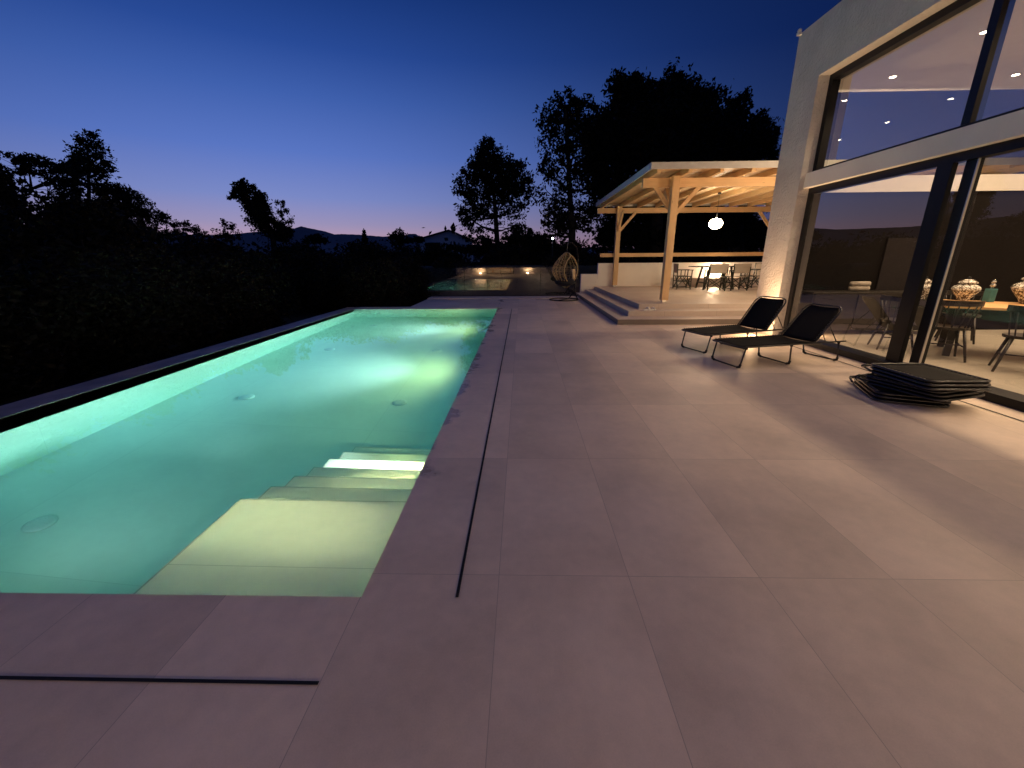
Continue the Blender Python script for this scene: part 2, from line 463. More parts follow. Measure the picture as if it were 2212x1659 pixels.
# pool lamps in the right wall
pl = None
for y, lab in ((3.48, 'underwater pool lamp beside the entry steps'), (6.95, 'underwater pool lamp in the middle of the right wall'), (10.4, 'underwater pool lamp near the far end')):
    t = thing('pool_lamp', lab, 'pool lamp', (PX1, y, -.90 if y < 5 else -.58), 0, 'lamps in the pool walls')
    R90 = Matrix.Rotation(-PI / 2, 4, 'Y')
    MB().lathe([(.12, 0), (.12, .012), (.10, .018), (.001, .018)], n=24).build('lamp_ring', 'whiteplastic', t, tf=R90)
    MB().lathe([(.085, .0185), (.08, .024), (.001, .026)], n=20).build('lamp_lens', emit_mat('pool_lens', (1, .93, .55), 20), t, tf=R90)
    lamp('pool_glow', 'SPOT', (-.22, 0, 0), 40 if y < 5 else 150, (1.0, .93, .34), t, spot_size=math.radians(172), spot_blend=.6, shadow_soft_size=.15, rot=(0, PI / 2, 0))
    if y < 5: lamp('added_step_beam', 'SPOT', (-.20, -.12, .06), 1050, (1.0, .80, .40), t, spot_size=math.radians(62), spot_blend=.7, shadow_soft_size=.14, rot=Vector((-.8, -1.5, 1.05)).to_track_quat('-Z', 'Y').to_euler())  # extra beam added to brighten the top landing
    lamp('pool_light', 'SPOT', (-.10, 0, 0), 690, (1.0, .93, .78), t, spot_size=math.radians(66 if y < 5 else 92), spot_blend=1.0, shadow_soft_size=.09, rot=Vector((-1, 0, -.04)).to_track_quat('-Z', 'Y').to_euler())
t = thing('pool_lamp', 'added unseen fill lamp in the near end wall of the pool', 'pool lamp', (-3.4, PY0, -.9), 0, 'lamps in the pool walls')  # added lamp out of view, fills the near water with light
RX = Matrix.Rotation(-PI / 2, 4, 'X')
MB().lathe([(.12, 0), (.12, .012), (.10, .018), (.001, .018)], n=24).build('lamp_ring', 'whiteplastic', t, tf=RX)
MB().lathe([(.085, .0185), (.08, .024), (.001, .026)], n=20).build('lamp_lens', emit_mat('pool_lens', (1, .93, .55), 20), t, tf=RX)
lamp('pool_light', 'SPOT', (0, .12, .25), 75, (.9, 1.0, .85), t, spot_size=math.radians(120), spot_blend=1.0, shadow_soft_size=.1, rot=(PI / 2, 0, 0))
# slot drains
def slot(name, lab, x0, y0, x1, y1):
    b = MB(); rect(b, x0, y0, x1, y1, .004); o = b.build(name, 'slotdark'); tag(o, lab, 'drain', 'slot drains in the paving')
slot('slot_drain', 'thin black slot drain running along the right side of the pool', -.296, 1.462, -.282, 12.32)
slot('slot_drain', 'thin black slot drain across the paving in front of the pool', -5.4, 1.062, -.725, 1.076)
slot('slot_drain', 'thin slot drain along the foot of the glazed house front', 4.52, -4, 4.54, 8.3)

# kerb and glass fence at the end of the patio
b = MB(); b.box((-3.5, 15.42, -.6), (2.35, 16.25, .035)); tag(b.build('kerb_strip', 'kerbstone', bevel=.004), 'pale stone kerb strip under the glass fence', 'kerb')
gf = thing('glass_fence', 'frameless glass fence across the far end of the patio', 'glass fence', (0, 16.1, .035))
xs = [-3.62, -2.18, -.75, .715, 2.2]
for i in range(4):
    MB().add([(xs[i] + .006, 0, .0), (xs[i + 1] - .006, 0, .0), (xs[i + 1] - .006, 0, 1.06), (xs[i] + .006, 0, 1.06)], [(0, 1, 2, 3)]).build('glass_panel', 'fenceglass', gf)
MB().box((-3.62, -.03, -.02), (2.2, .03, .03)).build('base_channel', 'frame', gf)

# ================================================================== raised terrace with three steps
b = MB()
TR = .1167
for k, (x, y) in enumerate(((2.14, 9.2), (2.5, 9.72), (2.86, 10.18))):
    z = TR * (k + 1)
    b.box((x, y, .002 if k == 0 else z - TR - .004), (12, 16.6, z))
struct(b.build('terrace_steps', 'step', bevel=.004))
lw = thing('low_white_wall', 'low white rendered wall stepping down to the patio behind the pergola', 'wall', (0, 16.6, 0))
MB().box((2.97, 0, -.6), (12, .2, 1.224)).build('wall', 'whitewall', lw, bevel=.01)
MB().box((2.32, 0, -.6), (2.968, .2, .82)).build('wall_end', 'whitewall', lw, bevel=.01)
MB().box((3.10, -.012, .97), (3.18, 0.001, 1.05)).build('wall_socket', 'whiteplastic', lw)
bn = thing('masonry_bench', 'white built-in bench along the wall behind the outdoor dining table', 'bench', (0, 16.13, .35))
MB().box((5.55, 0, 0), (11.9, .466, .27)).build('bench_base', 'whitewall', bn)
MB().box((5.53, -.03, .272), (11.9, .466, .312)).build('bench_top', 'step', bn)

# ================================================================== pergola
PZ = .35
pg = thing('pergola', 'wooden pergola with pale roof edge over the raised dining terrace', 'pergola', (0, 0, 0))
def post(x, y):
    q = MB(); q.box((x - .085, y - .085, PZ + .06), (x + .085, y + .085, 3.22)); o = q.build('post', 'woodz', pg, bevel=.008)
    MB().box((x - .05, y - .05, PZ), (x + .05, y + .05, PZ + .06)).build('post_foot', 'alu', o)
    return o
for x, y in ((3.56, 10.52), (3.6, 16.4), (8.3, 10.52), (9.35, 16.4)): post(x, y)
for y, sg in ((10.66, 1), (16.45, 1)):
    q = MB(); q.box((2.84, y - .05, 3.0) if y < 12 else (2.82, y + .04, 3.0), (11.5, y + .05, 3.2) if y < 12 else (11.5, y + .14, 3.18)); q.build('beam', 'woodx', pg, bevel=.006)
for i in range(13):
    x = 3.0 + i * .68
    q = MB(); q.box((x - .045, 9.98, 3.19 + .012), (x + .045, 16.72, 3.335)); q.build('rafter', 'woody', pg, bevel=.005)
# braces
for x, y, dx, dy in ((3.56, 10.66, .62, 0), (3.56, 10.52, 0, .62), (3.56, 10.66, -.42, 0), (3.6, 16.46, .62, 0), (9.35, 16.46, -.62, 0), (8.3, 10.66, -.62, 0), (3.6, 16.4, 0, -.62)):
    q = MB(); q.bar((x + (.06 if dx > 0 else -.06 if dx < 0 else 0), y + (.06 if dy > 0 else -.06 if dy < 0 else 0), 3.0 - abs(dx + dy) - .02), (x + dx, y + dy, 3.02), .07, .09); q.build('brace', 'woodz', pg)
q = MB()
y = 9.94
k = 0
while y < 16.78:
    q.box((2.83, y, 3.337 + (k % 2) * .0015), (11.6, y + .142, 3.357)); y += .145; k += 1
q.build('roof_boards', 'deck', pg)
q = MB(); q.box((2.80, 9.90, 3.26), (11.6, 9.935, 3.375)); q.box((2.80, 9.937, 3.26), (2.83, 16.80, 3.375)); q.box((2.83, 16.785, 3.26), (11.6, 16.81, 3.375)); q.box((2.79, 9.89, 3.376), (11.6, 16.82, 3.392))
q.build('roof_edge', 'fascia', pg)
MB().box((3.0, 16.50, 1.448), (11.5, 16.55, 1.585)).build('rail', 'woodx', pg)

# globe lantern
gl = thing('pendant_lamp', 'glowing round pendant lantern hanging under the pergola', 'lamp', (5.69, 13.0, 2.36))
MB().ball((0, 0, 0), .165, 24, 14, (1.12, 1.12, .9)).build('lamp_shade', emit_mat('lantern_glow', (1.0, .82, .54), 72), gl)
q = MB()
for k in range(18):
    a = 2 * PI * k / 18
    q.tube([(.192 * math.sin(t) * math.cos(a), .192 * math.sin(t) * math.sin(a), .156 * math.cos(t)) for t in [PI * (.18 + .64 * j / 10) for j in range(11)]], .0022, 5)
for t in (.2, .8):
    q.tube([(.192 * math.sin(PI * t) * math.cos(a), .192 * math.sin(PI * t) * math.sin(a), .156 * math.cos(PI * t)) for a in [2 * PI * j / 24 for j in range(24)]], .006, 6, closed=True)
q.build('wicker_cage', 'rattan', gl)
MB().tube([(0, 0, .15), (0, 0, .84)], .004, 6).build('cord', 'rubber', gl)
MB().lathe([(.05, .80), (.05, .84), (.001, .845)], n=16).build('ceiling_rose', 'blackmetal', gl)

# wall lamps lighting the terrace
def wall_lamp(lab, x, y, z, rz, pw):
    t = thing('wall_lamp', lab, 'wall lamp', (x, y, z), rz, 'round wall lamps around the terrace')
    RX = Matrix.Rotation(-PI / 2, 4, 'X')
    MB().lathe([(.10, 0), (.10, .035), (.085, .045), (.001, .045)], n=24).build('lamp_housing', 'whiteplastic', t, tf=RX)
    MB().lathe([(.08, .0455), (.07, .058), (.001, .064)], n=24).build('lamp_glass', emit_mat('wall_lamp_glow', (1, .80, .52), 9), t, tf=RX)
    lamp('wall_lamp_light', 'POINT', (0, .13, 0), pw, WARM2, t, shadow_soft_size=.06)
wall_lamp('round lit wall lamp on the white wall behind the outdoor dining chairs', 7.42, 16.6, .93, PI, 80)
wall_lamp('round wall lamp on the end wall of the house facing the terrace', 6.3, 8.562, 2.25, 0, 210)

# ================================================================== director chairs and table
def director(lab, loc, rz, proto=[None]):
    if proto[0] is None:
        t = thing('director_chair', lab, 'chair', loc, rz, 'director chairs at the pergola table')
        w, d = .27, .23     # half width, half depth; faces +y
        for s in (-1, 1):
            q = MB(); q.bar((s * w, -d, 0), (s * w, -d - .03, .86), .03); q.build('leg', 'greenwood', t)
            q = MB(); q.bar((s * w, d, 0), (s * w, d, .64), .03); q.build('leg', 'greenwood', t)
            q = MB(); q.box((s * w - .03, -d - .03, .64), (s * w + .03, d + .04, .662)); q.build('armrest', 'greenwood', t)
            q = MB(); q.bar((s * w, -d, .44), (s * w, d, .44), .028); q.bar((s * w, -d, .27), (s * w, d, .27), .024); q.bar((s * w, -d, .07), (s * w, d, .07), .024)
            q.bar((s * w, 0, .44), (s * w, 0, .64), .024)
            q.bar((s * w, -d, .08), (s * w, d * .2, .43), .02); q.bar((s * w, d, .08), (s * w, -d * .2, .43), .02)
            q.build('side_frame', 'greenwood', t)
            y_ = s * (d - .03)
            q = MB(); q.bar((-w, y_, .04), (w, y_ + .0, .43), .028, .018); q.bar((w, y_ + .02, .04), (-w, y_ + .02, .43), .028, .018); q.build('cross_brace', 'greenwood', t)
        q = MB(); q.add([(-w, -d, .45), (0, -d, .437), (w, -d, .45), (w, d, .45), (0, d, .437), (-w, d, .45)], [(0, 1, 4, 5), (1, 2, 3, 4)])
        o = q.build('seat', 'canvas', t); so = o.modifiers.new('s', 'SOLIDIFY'); so.thickness = .006
        vs = []; fs = []
        for j in range(7):
            for i in range(9):
                u = i / 8 * 2 - 1; z = .56 + .30 * j / 6
                vs.append((u * (w + .01), -d - .028 - .02 * (1 - u * u) - (z - .6) * .05, z))
        for j in range(6):
            for i in range(8): fs.append((j * 9 + i, j * 9 + i + 1, j * 9 + i + 10, j * 9 + i + 9))
        q = MB(); q.add(vs, fs, True); o = q.build('backrest', 'canvas', t); so = o.modifiers.new('s', 'SOLIDIFY'); so.thickness = .012
        q = MB(); q.add([(v[0] * 1.004, v[1] - .014, v[2]) for v in vs[36:]], fs[:16], True); q.build('back_hem', 'canvas', t)
        proto[0] = t
    else:
        t = copy_tree(proto[0]); t.location = loc; t.rotation_euler = (0, 0, rz); t['label'] = lab
    return t
director('director chair seen from the side at the left end of the outdoor table', (5.66, 15.02, PZ), -PI / 2 - .12)
director('director chair with its back to us, left of two at the outdoor table', (6.42, 14.18, PZ), -.12)
director('director chair with its back to us, right of two at the outdoor table', (7.18, 14.30, PZ), .06)
director('director chair at the right end of the outdoor table, half hidden by the house corner', (8.02, 14.98, PZ), PI / 2 + .05)
tb = thing('outdoor_table', 'dark green outdoor dining table with slanted crossed legs on the terrace', 'table', (6.78, 14.98, PZ))
MB().box((-.82, -.40, .745), (.82, .40, .772)).build('tabletop', 'greenwood', tb, bevel=.004)
for s in (-1, 1):
    for r in (-1, 1):
        q = MB(); q.bar((s * .50, r * .34, .002), (s * .36 if r < 0 else s * .36, r * .30, .744), .06, .04); q.build('leg', 'greenwood', tb)
    q = MB(); q.bar((s * .46, -.36, .22), (s * .46, .36, .22), .04); q.build('stretcher', 'greenwood', tb)
cl = thing('glass_candle_jar', 'small glass jar standing on the outdoor dining table', 'jar', (7.0, 14.95, PZ + .772))
MB().lathe([(.045, 0), (.05, .02), (.05, .09), (.04, .10), (.001, .10)], n=14).build('jar_body', 'canvas', cl)
# slippers on the step
for dx, rz, lab in ((0, .35, 'white slipper on the pergola step, left one'), (.13, .15, 'white slipper on the pergola step, right one')):
    t = thing('slipper', lab, 'slipper', (2.98 + dx, 9.93, 2 * TR), rz - 1.2, 'pair of slippers')
    q = MB(); n = 16
    ring = [(.045 * math.cos(a) * (1.1 if math.sin(a) > 0 else .85), .125 * math.sin(a)) for a in [2 * PI * i / n for i in range(n)]]
    q.add([(x, y, 0) for x, y in ring] + [(x, y, .02) for x, y in ring], [tuple(range(n - 1, -1, -1)), tuple(range(n, 2 * n))] + [(i, (i + 1) % n, n + (i + 1) % n, n + i) for i in range(n)])
    q.build('sole', 'whiteplastic', t)
    q = MB(); q.tube([(-.05, .03, .012), (-.04, .035, .045), (0, .04, .06), (.04, .035, .045), (.05, .03, .012)], .018, 8); q.build('strap', 'whiteplastic', t)

# ================================================================== HOUSE
H = thing('house', 'white rendered house with tall black framed windows at the right', 'house', (0, 0, 0))
FX0, FX1 = 4.75, 5.05
q = MB()
q.box((FX0, 7.82, .0), (FX1, 8.56, 5.06))              # far pier
q.box((FX0, -6.2, 4.20), (FX1, 7.82, 5.06))            # header
q.box((FX0, 1.55, .0), (FX1, 2.35, 4.20))              # second pier
q.box((FX0, -6.2, .0), (FX1, -5.2, 4.20))
q.build('facade', 'stucco', H)
q = MB(); q.box((4.83, 2.35, 2.55), (5.12, 7.82, 2.78)); q.box((4.83, -5.2, 2.55), (5.12, 1.55, 2.78)); q.build('transom_beam', 'whitewall', H)
q = MB(); q.box((FX1, -6.2, 4.26), (12.3, 8.56, 5.02)); q.build('roof', 'ceil', H)
q = MB(); q.box((FX1 + .002, -6.2, 4.20), (12.3, 8.56, 4.258)); q.build('ceiling', 'ceil', H)
q = MB(); q.box((5.0, -6.2, -.1), (12.3, 8.56, .006)); q.build('indoor_floor', 'floor_in', H)
q = MB(); q.box((FX1 + .002, 8.34, 2.55), (12.0, 8.56, 2.82)); q.box((11.0, 8.34, 2.82), (12, 8.56, 4.2)); q.build('end_wall_beam', 'inwall', H)
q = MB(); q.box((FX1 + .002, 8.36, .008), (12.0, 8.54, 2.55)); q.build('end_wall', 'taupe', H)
q = MB(); q.box((12.0, -6.2, 0), (12.3, 8.56, 4.2)); q.box((FX1, -6.2, 0.008), (12, -6.0, 4.2)); q.build('inner_wall', 'inwall', H)
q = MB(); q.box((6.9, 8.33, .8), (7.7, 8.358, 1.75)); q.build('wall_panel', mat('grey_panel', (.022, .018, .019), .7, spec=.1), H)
MB().add([(5.06, 8.45, 2.82), (11.0, 8.45, 2.82), (11.0, 8.45, 4.2), (5.06, 8.45, 4.2)], [(0, 1, 2, 3)]).build('end_window_pane', 'glass', H)
# windows
def window(y0, y1, z0, z1, mull, lower):
    w = MB(); X = 4.93
    t = .10 if lower else .09
    w.box((X, y1 - t, z0), (X + .12, y1, z1)); w.box((X, y0, z0), (X + .12, y0 + t, z1))
    w.box((X, y0 + t, z1 - t), (X + .12, y1 - t, z1)); w.box((X - (.12 if lower else 0), y0 + t, z0), (X + .14, y1 - t, z0 + (.09 if lower else .05)))
    f = w.build('window_frame', 'frame', H)
    for my in mull:
        if lower:
            MB().box((X - .012, my + .12, z0 + .09), (X + .05, my + .31, z1 - t)).build('mullion', 'frame', f)
            MB().box((X + .055, my - .10, z0 + .09), (X + .115, my + .04, z1 - t)).build('mullion', 'frame', f)
            MB().box((X + .038, my - .112, z0 + .09), (X + .062, my - .101, z1 - t)).build('leaf_edge', 'alu', f)
        else:
            MB().box((X - .01, my - .05, z0 + .05), (X + .11, my + .05, z1 - t)).build('mullion', 'frame', f)
    cuts = [y0 + t] + sorted(mull) + [y1 - t]
    for i in range(len(cuts) - 1):
        a, c_ = cuts[i], cuts[i + 1]
        xx = X + .085 if (i % 2 == 0) else X + .02
        MB().add([(xx, a, z0 + .05), (xx, c_, z0 + .05), (xx, c_, z1 - t + .02), (xx, a, z1 - t + .02)], [(0, 1, 2, 3)]).build('window_pane', 'glasslow' if lower and c_ < 5.5 else 'glass', f)
window(2.35, 7.82, 0.0, 2.55, [5.2], True)
window(2.35, 7.82, 2.78, 4.20, [5.31, 2.9], False)
window(-5.2, 1.55, 0.0, 2.55, [-1.8], True)
window(-5.2, 1.55, 2.78, 4.20, [-1.8], False)
# a small sensor on the roof corner
t = thing('roof_sensor', 'tiny white sensor at the top corner of the house front', 'sensor', (4.72, 8.52, 5.06))
MB().ball((0, 0, .035), .035, 10, 8).build('dome', 'whiteplastic', t); MB().box((-.03, -.03, -.03), (.03, .03, .005)).build('bracket', 'whiteplastic', t)

# downlights in the ceiling
dl_m = emit_mat('downlight_lens', (1, .80, .55), 60)
dp = None
rows = ['first', 'second', 'third', 'fourth', 'fifth', 'sixth', 'seventh', 'eighth']
for ix, x in enumerate((6.0, 7.93, 9.86)):
    for iy in range(8):
        y = 7.93 - 1.38 * iy
        if y < -3: continue
        if dp is None:
            dp = thing('downlight', 'x', 'downlight', (x, y, 4.2), 0, 'recessed ceiling downlights in the house')
            q = MB(); q.lathe([(.062, 0), (.062, -.006), (.046, -.008), (.046, 0)], n=20); q.build('trim_ring', 'whiteplastic', dp)
            q = MB(); q.lathe([(.044, -.001), (.030, -.006), (.001, -.007)], n=18); q.build('lens', dl_m, dp)
            t = dp
        else:
            t = copy_tree(dp); t.location = (x, y, 4.2)
        t['label'] = 'warm ceiling downlight, %s from the far wall, %s row from the window' % (rows[iy], ('first', 'second', 'third')[ix])
        lamp('downlight_beam', 'SPOT', (0, 0, -.02), 100 if y > 3.0 else 30 if y > 2.3 else 8, WARM2, t, spot_size=math.radians(148), spot_blend=.7, shadow_soft_size=.09)
# in-ground uplights at the piers
def uplight(lab, x, y, pw, spill):
    t = thing('ground_uplight', lab, 'uplight', (x, y, .0), 0, 'in-ground uplights along the house')
    MB().lathe([(.06, .001), (.06, .008), (.045, .009), (.045, .004)], n=20).build('uplight_ring', 'alu', t)
    MB().lathe([(.044, .003), (.04, .007), (.001, .008)], n=18).build('lens', emit_mat('uplight_lens', (1, .78, .5), 14), t)
    lamp('uplight_beam', 'SPOT', (0, 0, .03), pw, WARM, t, spot_size=math.radians(120), spot_blend=.9, shadow_soft_size=.03, rot=(0, PI - .22, 0))
    lamp('uplight_spill', 'POINT', (0, 0, .22), spill, WARM, t, shadow_soft_size=.05)
uplight('small bright in-ground uplight at the far house pier behind the loungers', 4.39, 7.8, 230, 22)
uplight('in-ground uplight at the near house pier beside the camera', 4.30, 1.95, 70, 6)

# rear wing of the house (behind the camera, seen mirrored in the glass fence)
RW = thing('house_wing', 'white rear wing of the house mirrored in the glass fence', 'house', (0, -6.6, 0))
q = MB(); q.box((-6.0, -.3, 0), (-3.2, 0, 3.1)); q.box((-.7, -.3, 0), (4.7, 0, 3.1)); q.box((-3.2, -.3, 2.5), (-.7, 0, 3.1)); q.box((-6, -4, 3.1), (4.7, .1, 3.3)); q.box((-6, -4, 0), (-5.8, -.3, 3.1)); q.box((-6, -4, 0), (4.7, -3.8, 3.1))
q.build('wall', 'stucco', RW)
q = MB(); q.box((-3.2, -.12, 0), (-3.12, -.04, 2.5)); q.box((-.78, -.12, 0), (-.7, -.04, 2.5)); q.box((-3.12, -.12, 0), (-.78, -.04, .08)); q.box((-3.12, -.12, 2.42), (-.78, -.04, 2.5)); q.box((-1.98, -.12, .08), (-1.92, -.04, 2.42))
f = q.build('window_frame', 'frame', RW)
MB().add([(-3.12, -.08, .08), (-.78, -.08, .08), (-.78, -.08, 2.42), (-3.12, -.08, 2.42)], [(0, 1, 2, 3)]).build('window_pane', 'glass', f)
q = MB(); q.box((-5.8, -3.8, 0), (4.7, -.3, .01)); q.build('indoor_floor', 'floor_in', RW)
q = MB(); q.box((-2.9, -2.4, .45), (-.9, -1.6, .5)); q.box((-2.8, -2.3, .01), (-2.7, -1.7, .45)); q.box((-1.1, -2.3, .01), (-1.0, -1.7, .45)); q.build('sideboard', 'tabletop', RW)
lamp('ceiling_light', 'AREA', (-2, -2, 3.0), 420, WARM, RW, size=.6)
for x, lab in ((-3.75, 'in-ground uplight at the rear wing, left one'), (.56, 'in-ground uplight at the rear wing, right one')):
    t = thing('ground_uplight', lab, 'uplight', (x, -6.28, 0), 0, 'in-ground uplights along the house')
    MB().lathe([(.06, .001), (.06, .008), (.045, .009), (.045, .004)], n=20).build('uplight_ring', 'alu', t)
    MB().lathe([(.044, .003), (.04, .007), (.001, .008)], n=18).build('lens', emit_mat('uplight_lens', (1, .78, .5), 14), t)
    lamp('uplight_beam', 'SPOT', (0, 0, .03), 260, WARM, t, spot_size=math.radians(120), spot_blend=.9, shadow_soft_size=.03, rot=(PI + .25, 0, 0))
    lamp('uplight_spill', 'POINT', (0, 0, .12), 30, WARM, t, shadow_soft_size=.05)

for x, w_ in ((-5.0, 'left'), (1.6, 'right')):  # lamps added out of view to warm the foreground paving
    wall_lamp('added unseen round wall lamp high on the rear wing, %s one' % w_, x, -6.598, 2.3, 0, 165)

# ================================================================== indoor dining furniture
dt = thing('dining_table', 'long dining table with an oak top inside the house', 'table', (0, 0, 0))
ta = math.radians(-40)
tR = Matrix.Translation((6.1, 6.1, 0)) @ Matrix.Rotation(ta, 4, 'Z')
MB().box((0, 0, .715), (2.8, 1.9 * .62, .75)).build('tabletop', 'tabletop', dt, bevel=.004, tf=tR)
for x, y in ((.12, .12), (2.6, .12), (.12, 1.0), (2.6, 1.0)):
    MB().box((x, y, .008), (x + .08, y + .08, .714)).build('leg', 'darkwood', dt, tf=tR)
def spindle_chair(lab, x, y, rz, proto=[None]):
    if proto[0] is None:
        t = thing('dining_chair', lab, 'chair', (x, y, .007), rz, 'dark wooden dining chairs')
        n = 20
        ring = [(.23 * math.cos(a), .21 * math.sin(a)) for a in [2 * PI * i / n for i in range(n)]]
        q = MB(); q.add([(a, c_, .43) for a, c_ in ring] + [(a * 1.02, c_ * 1.02, .465) for a, c_ in ring], [tuple(range(n - 1, -1, -1)), tuple(range(n, 2 * n))] + [(i, (i + 1) % n, n + (i + 1) % n, n + i) for i in range(n)]); q.build('seat', 'darkwood', t)
        for sx in (-1, 1):
            for sy in (-1, 1):
                q = MB(); q.tube([(sx * .15, sy * .13, .435), (sx * .23, sy * .22, 0)], [.02, .014], 8); q.build('leg', 'darkwood', t)
        q = MB(); q.tube([(-.19, -.175, .20), (-.19, .175, .20)], .009, 6); q.tube([(.19, -.175, .20), (.19, .175, .20)], .009, 6); q.tube([(-.19, 0, .2), (.19, 0, .2)], .009, 6); q.build('stretcher', 'darkwood', t)
        arc = [(.27 * math.sin(a), -.05 - .20 * math.cos(a), .80) for a in [(-1.35 + 2.7 * i / 14) for i in range(15)]]
        q = MB(); 
        for i in range(14): q.bar(arc[i], arc[i + 1], .022, .075)
        q.build('top_rail', 'darkwood', t)
        for i in range(1, 14, 2):
            a = -1.35 + 2.7 * i / 14
            q = MB(); q.tube([(.20 * math.sin(a), -.03 - .16 * math.cos(a), .46), (.27 * math.sin(a), -.05 - .20 * math.cos(a), .78)], .008, 6); q.build('spindle', 'darkwood', t)
        proto[0] = t
    else:
        t = copy_tree(proto[0]); t.location = (x, y, .007); t.rotation_euler = (0, 0, rz); t['label'] = lab
    return t
spindle_chair('dark wooden spindle chair at the left end of the indoor dining table', 5.95, 6.65, -2.0)
spindle_chair('dark wooden spindle chair at the near side of the indoor table, left one', 6.1, 6.0, -.55)
spindle_chair('dark wooden spindle chair at the near side of the indoor table, closest to the window', 6.36, 5.22, -.75)
spindle_chair('dark wooden spindle chair at the near side of the indoor table, farthest right', 6.95, 4.75, -.8)
spindle_chair('dark wooden spindle chair beyond the indoor dining table', 7.55, 7.25, 2.4)
# porcelain jars and bottle on the table
def jar(lab, x, y, s, wide=1.0):
    t = thing('ginger_jar', lab, 'jar', (x, y, .751), 0, 'painted porcelain jars on the dining table')
    pr = [(.07, 0), (.075, .01), (.085, .04), (.12, .09), (.155, .14), (.165, .17), (.15, .20), (.11, .225), (.095, .232), (.095, .245), (.001, .245)]
    MB().lathe([(r * s * wide, z * s) for r, z in pr], n=28).build('jar_body', 'vase', t)
    pr = [(.105, .246), (.115, .25), (.11, .265), (.08, .29), (.04, .305), (.001, .308)]
    o = MB().lathe([(r * s * wide, z * s) for r, z in pr], n=28).build('lid', 'vase', t)
    MB().ball((0, 0, .325 * s), .020 * s, 10, 8).build('knob', 'blackmetal', o)
jar('wide squat painted porcelain jar on the indoor table, left of the teal bottle', 7.03, 6.80, 1.06, .97)
jar('tall painted porcelain jar on the indoor table, right of the teal bottle', 7.42, 6.25, 1.35, 1.0)
jar('painted porcelain jar half hidden behind the sliding door stile', 6.60, 7.05, 1.05, .8)
t = thing('teal_bottle', 'square teal glass bottle with a silver stopper on the indoor table', 'bottle', (7.12, 6.52, .751))
MB().box((-.05, -.05, 0), (.05, .05, .20)).build('bottle_body', 'tealglass', t, bevel=.012)
MB().lathe([(.018, .20), (.018, .225), (.034, .24), (.03, .265), (.018, .275), (.028, .29), (.026, .31), (.001, .33)], n=14).build('stopper', 'silver', t)
t = thing('white_plate', 'white plate on the indoor table beside the tall porcelain jar', 'plate', (7.25, 5.98, .751))
MB().lathe([(.06, 0), (.13, .018), (.135, .022), (.001, .012)], n=24).build('plate_body', 'whiteplastic', t)
# low console with folded towels deeper in the room
t = thing('folded_towels', 'pale rolled towels on the dark sideboard behind the left pane', 'towels', (6.35, 8.05, .80))
for k in range(2):
    q = MB(); q.tube([(-.17, 0, .05 + k * .085), (.17, 0, .05 + k * .085)], .045, 12); q.build('towel', 'canvas', t)
t = thing('sideboard', 'low dark sideboard against the far indoor wall', 'sideboard', (6.6, 8.08, .007))
MB().box((-1.2, -.22, .08), (1.2, .22, .79)).build('carcass', 'darkwood', t, bevel=.006)
for k in range(3): MB().box((-1.17 + .79 * k, -.235, .11), (-.41 + .79 * k, -.222, .76)).build('drawer_front', 'darkwood', t)

# ================================================================== sun loungers
def rrect_pts(L, Wd, r, n=5, open_start=False):
    pts = []
    for cx, cy, a0 in ((L - r, Wd / 2 - r, 0), (r, Wd / 2 - r, PI / 2), (r, -Wd / 2 + r, PI), (L - r, -Wd / 2 + r, 1.5 * PI)):
        for i in range(n + 1):
            a = a0 + PI / 2 * i / n; pts.append((cx + r * math.cos(a), cy + r * math.sin(a), 0))
    return pts
def sheet(b, x0, x1, w, z, sag=.0, n=8, end_r=0):
    vs = []; fs = []
    for i in range(n + 1):
        x = x0 + (x1 - x0) * i / n
        for j in range(7):
            u = j / 6 * 2 - 1
            vs.append((x, u * w / 2, z - sag * (1 - u * u)))
    for i in range(n):
        for j in range(6): fs.append((i * 7 + j, (i + 1) * 7 + j, (i + 1) * 7 + j + 1, i * 7 + j + 1))
    b.add(vs, fs, True); return b
def lacing(b, x0, x1, y, yi, z, step=.045, r=.0028):
    pts = []; x = x0; s = 0
    while x < x1:
        pts.append((x, y if s else yi, z + (.006 if s else 0))); x += step / 2; s = 1 - s
    b.tube(pts, r, 4)
LW = .58; LH = .30; HINGE = 1.20; LEN = 1.72
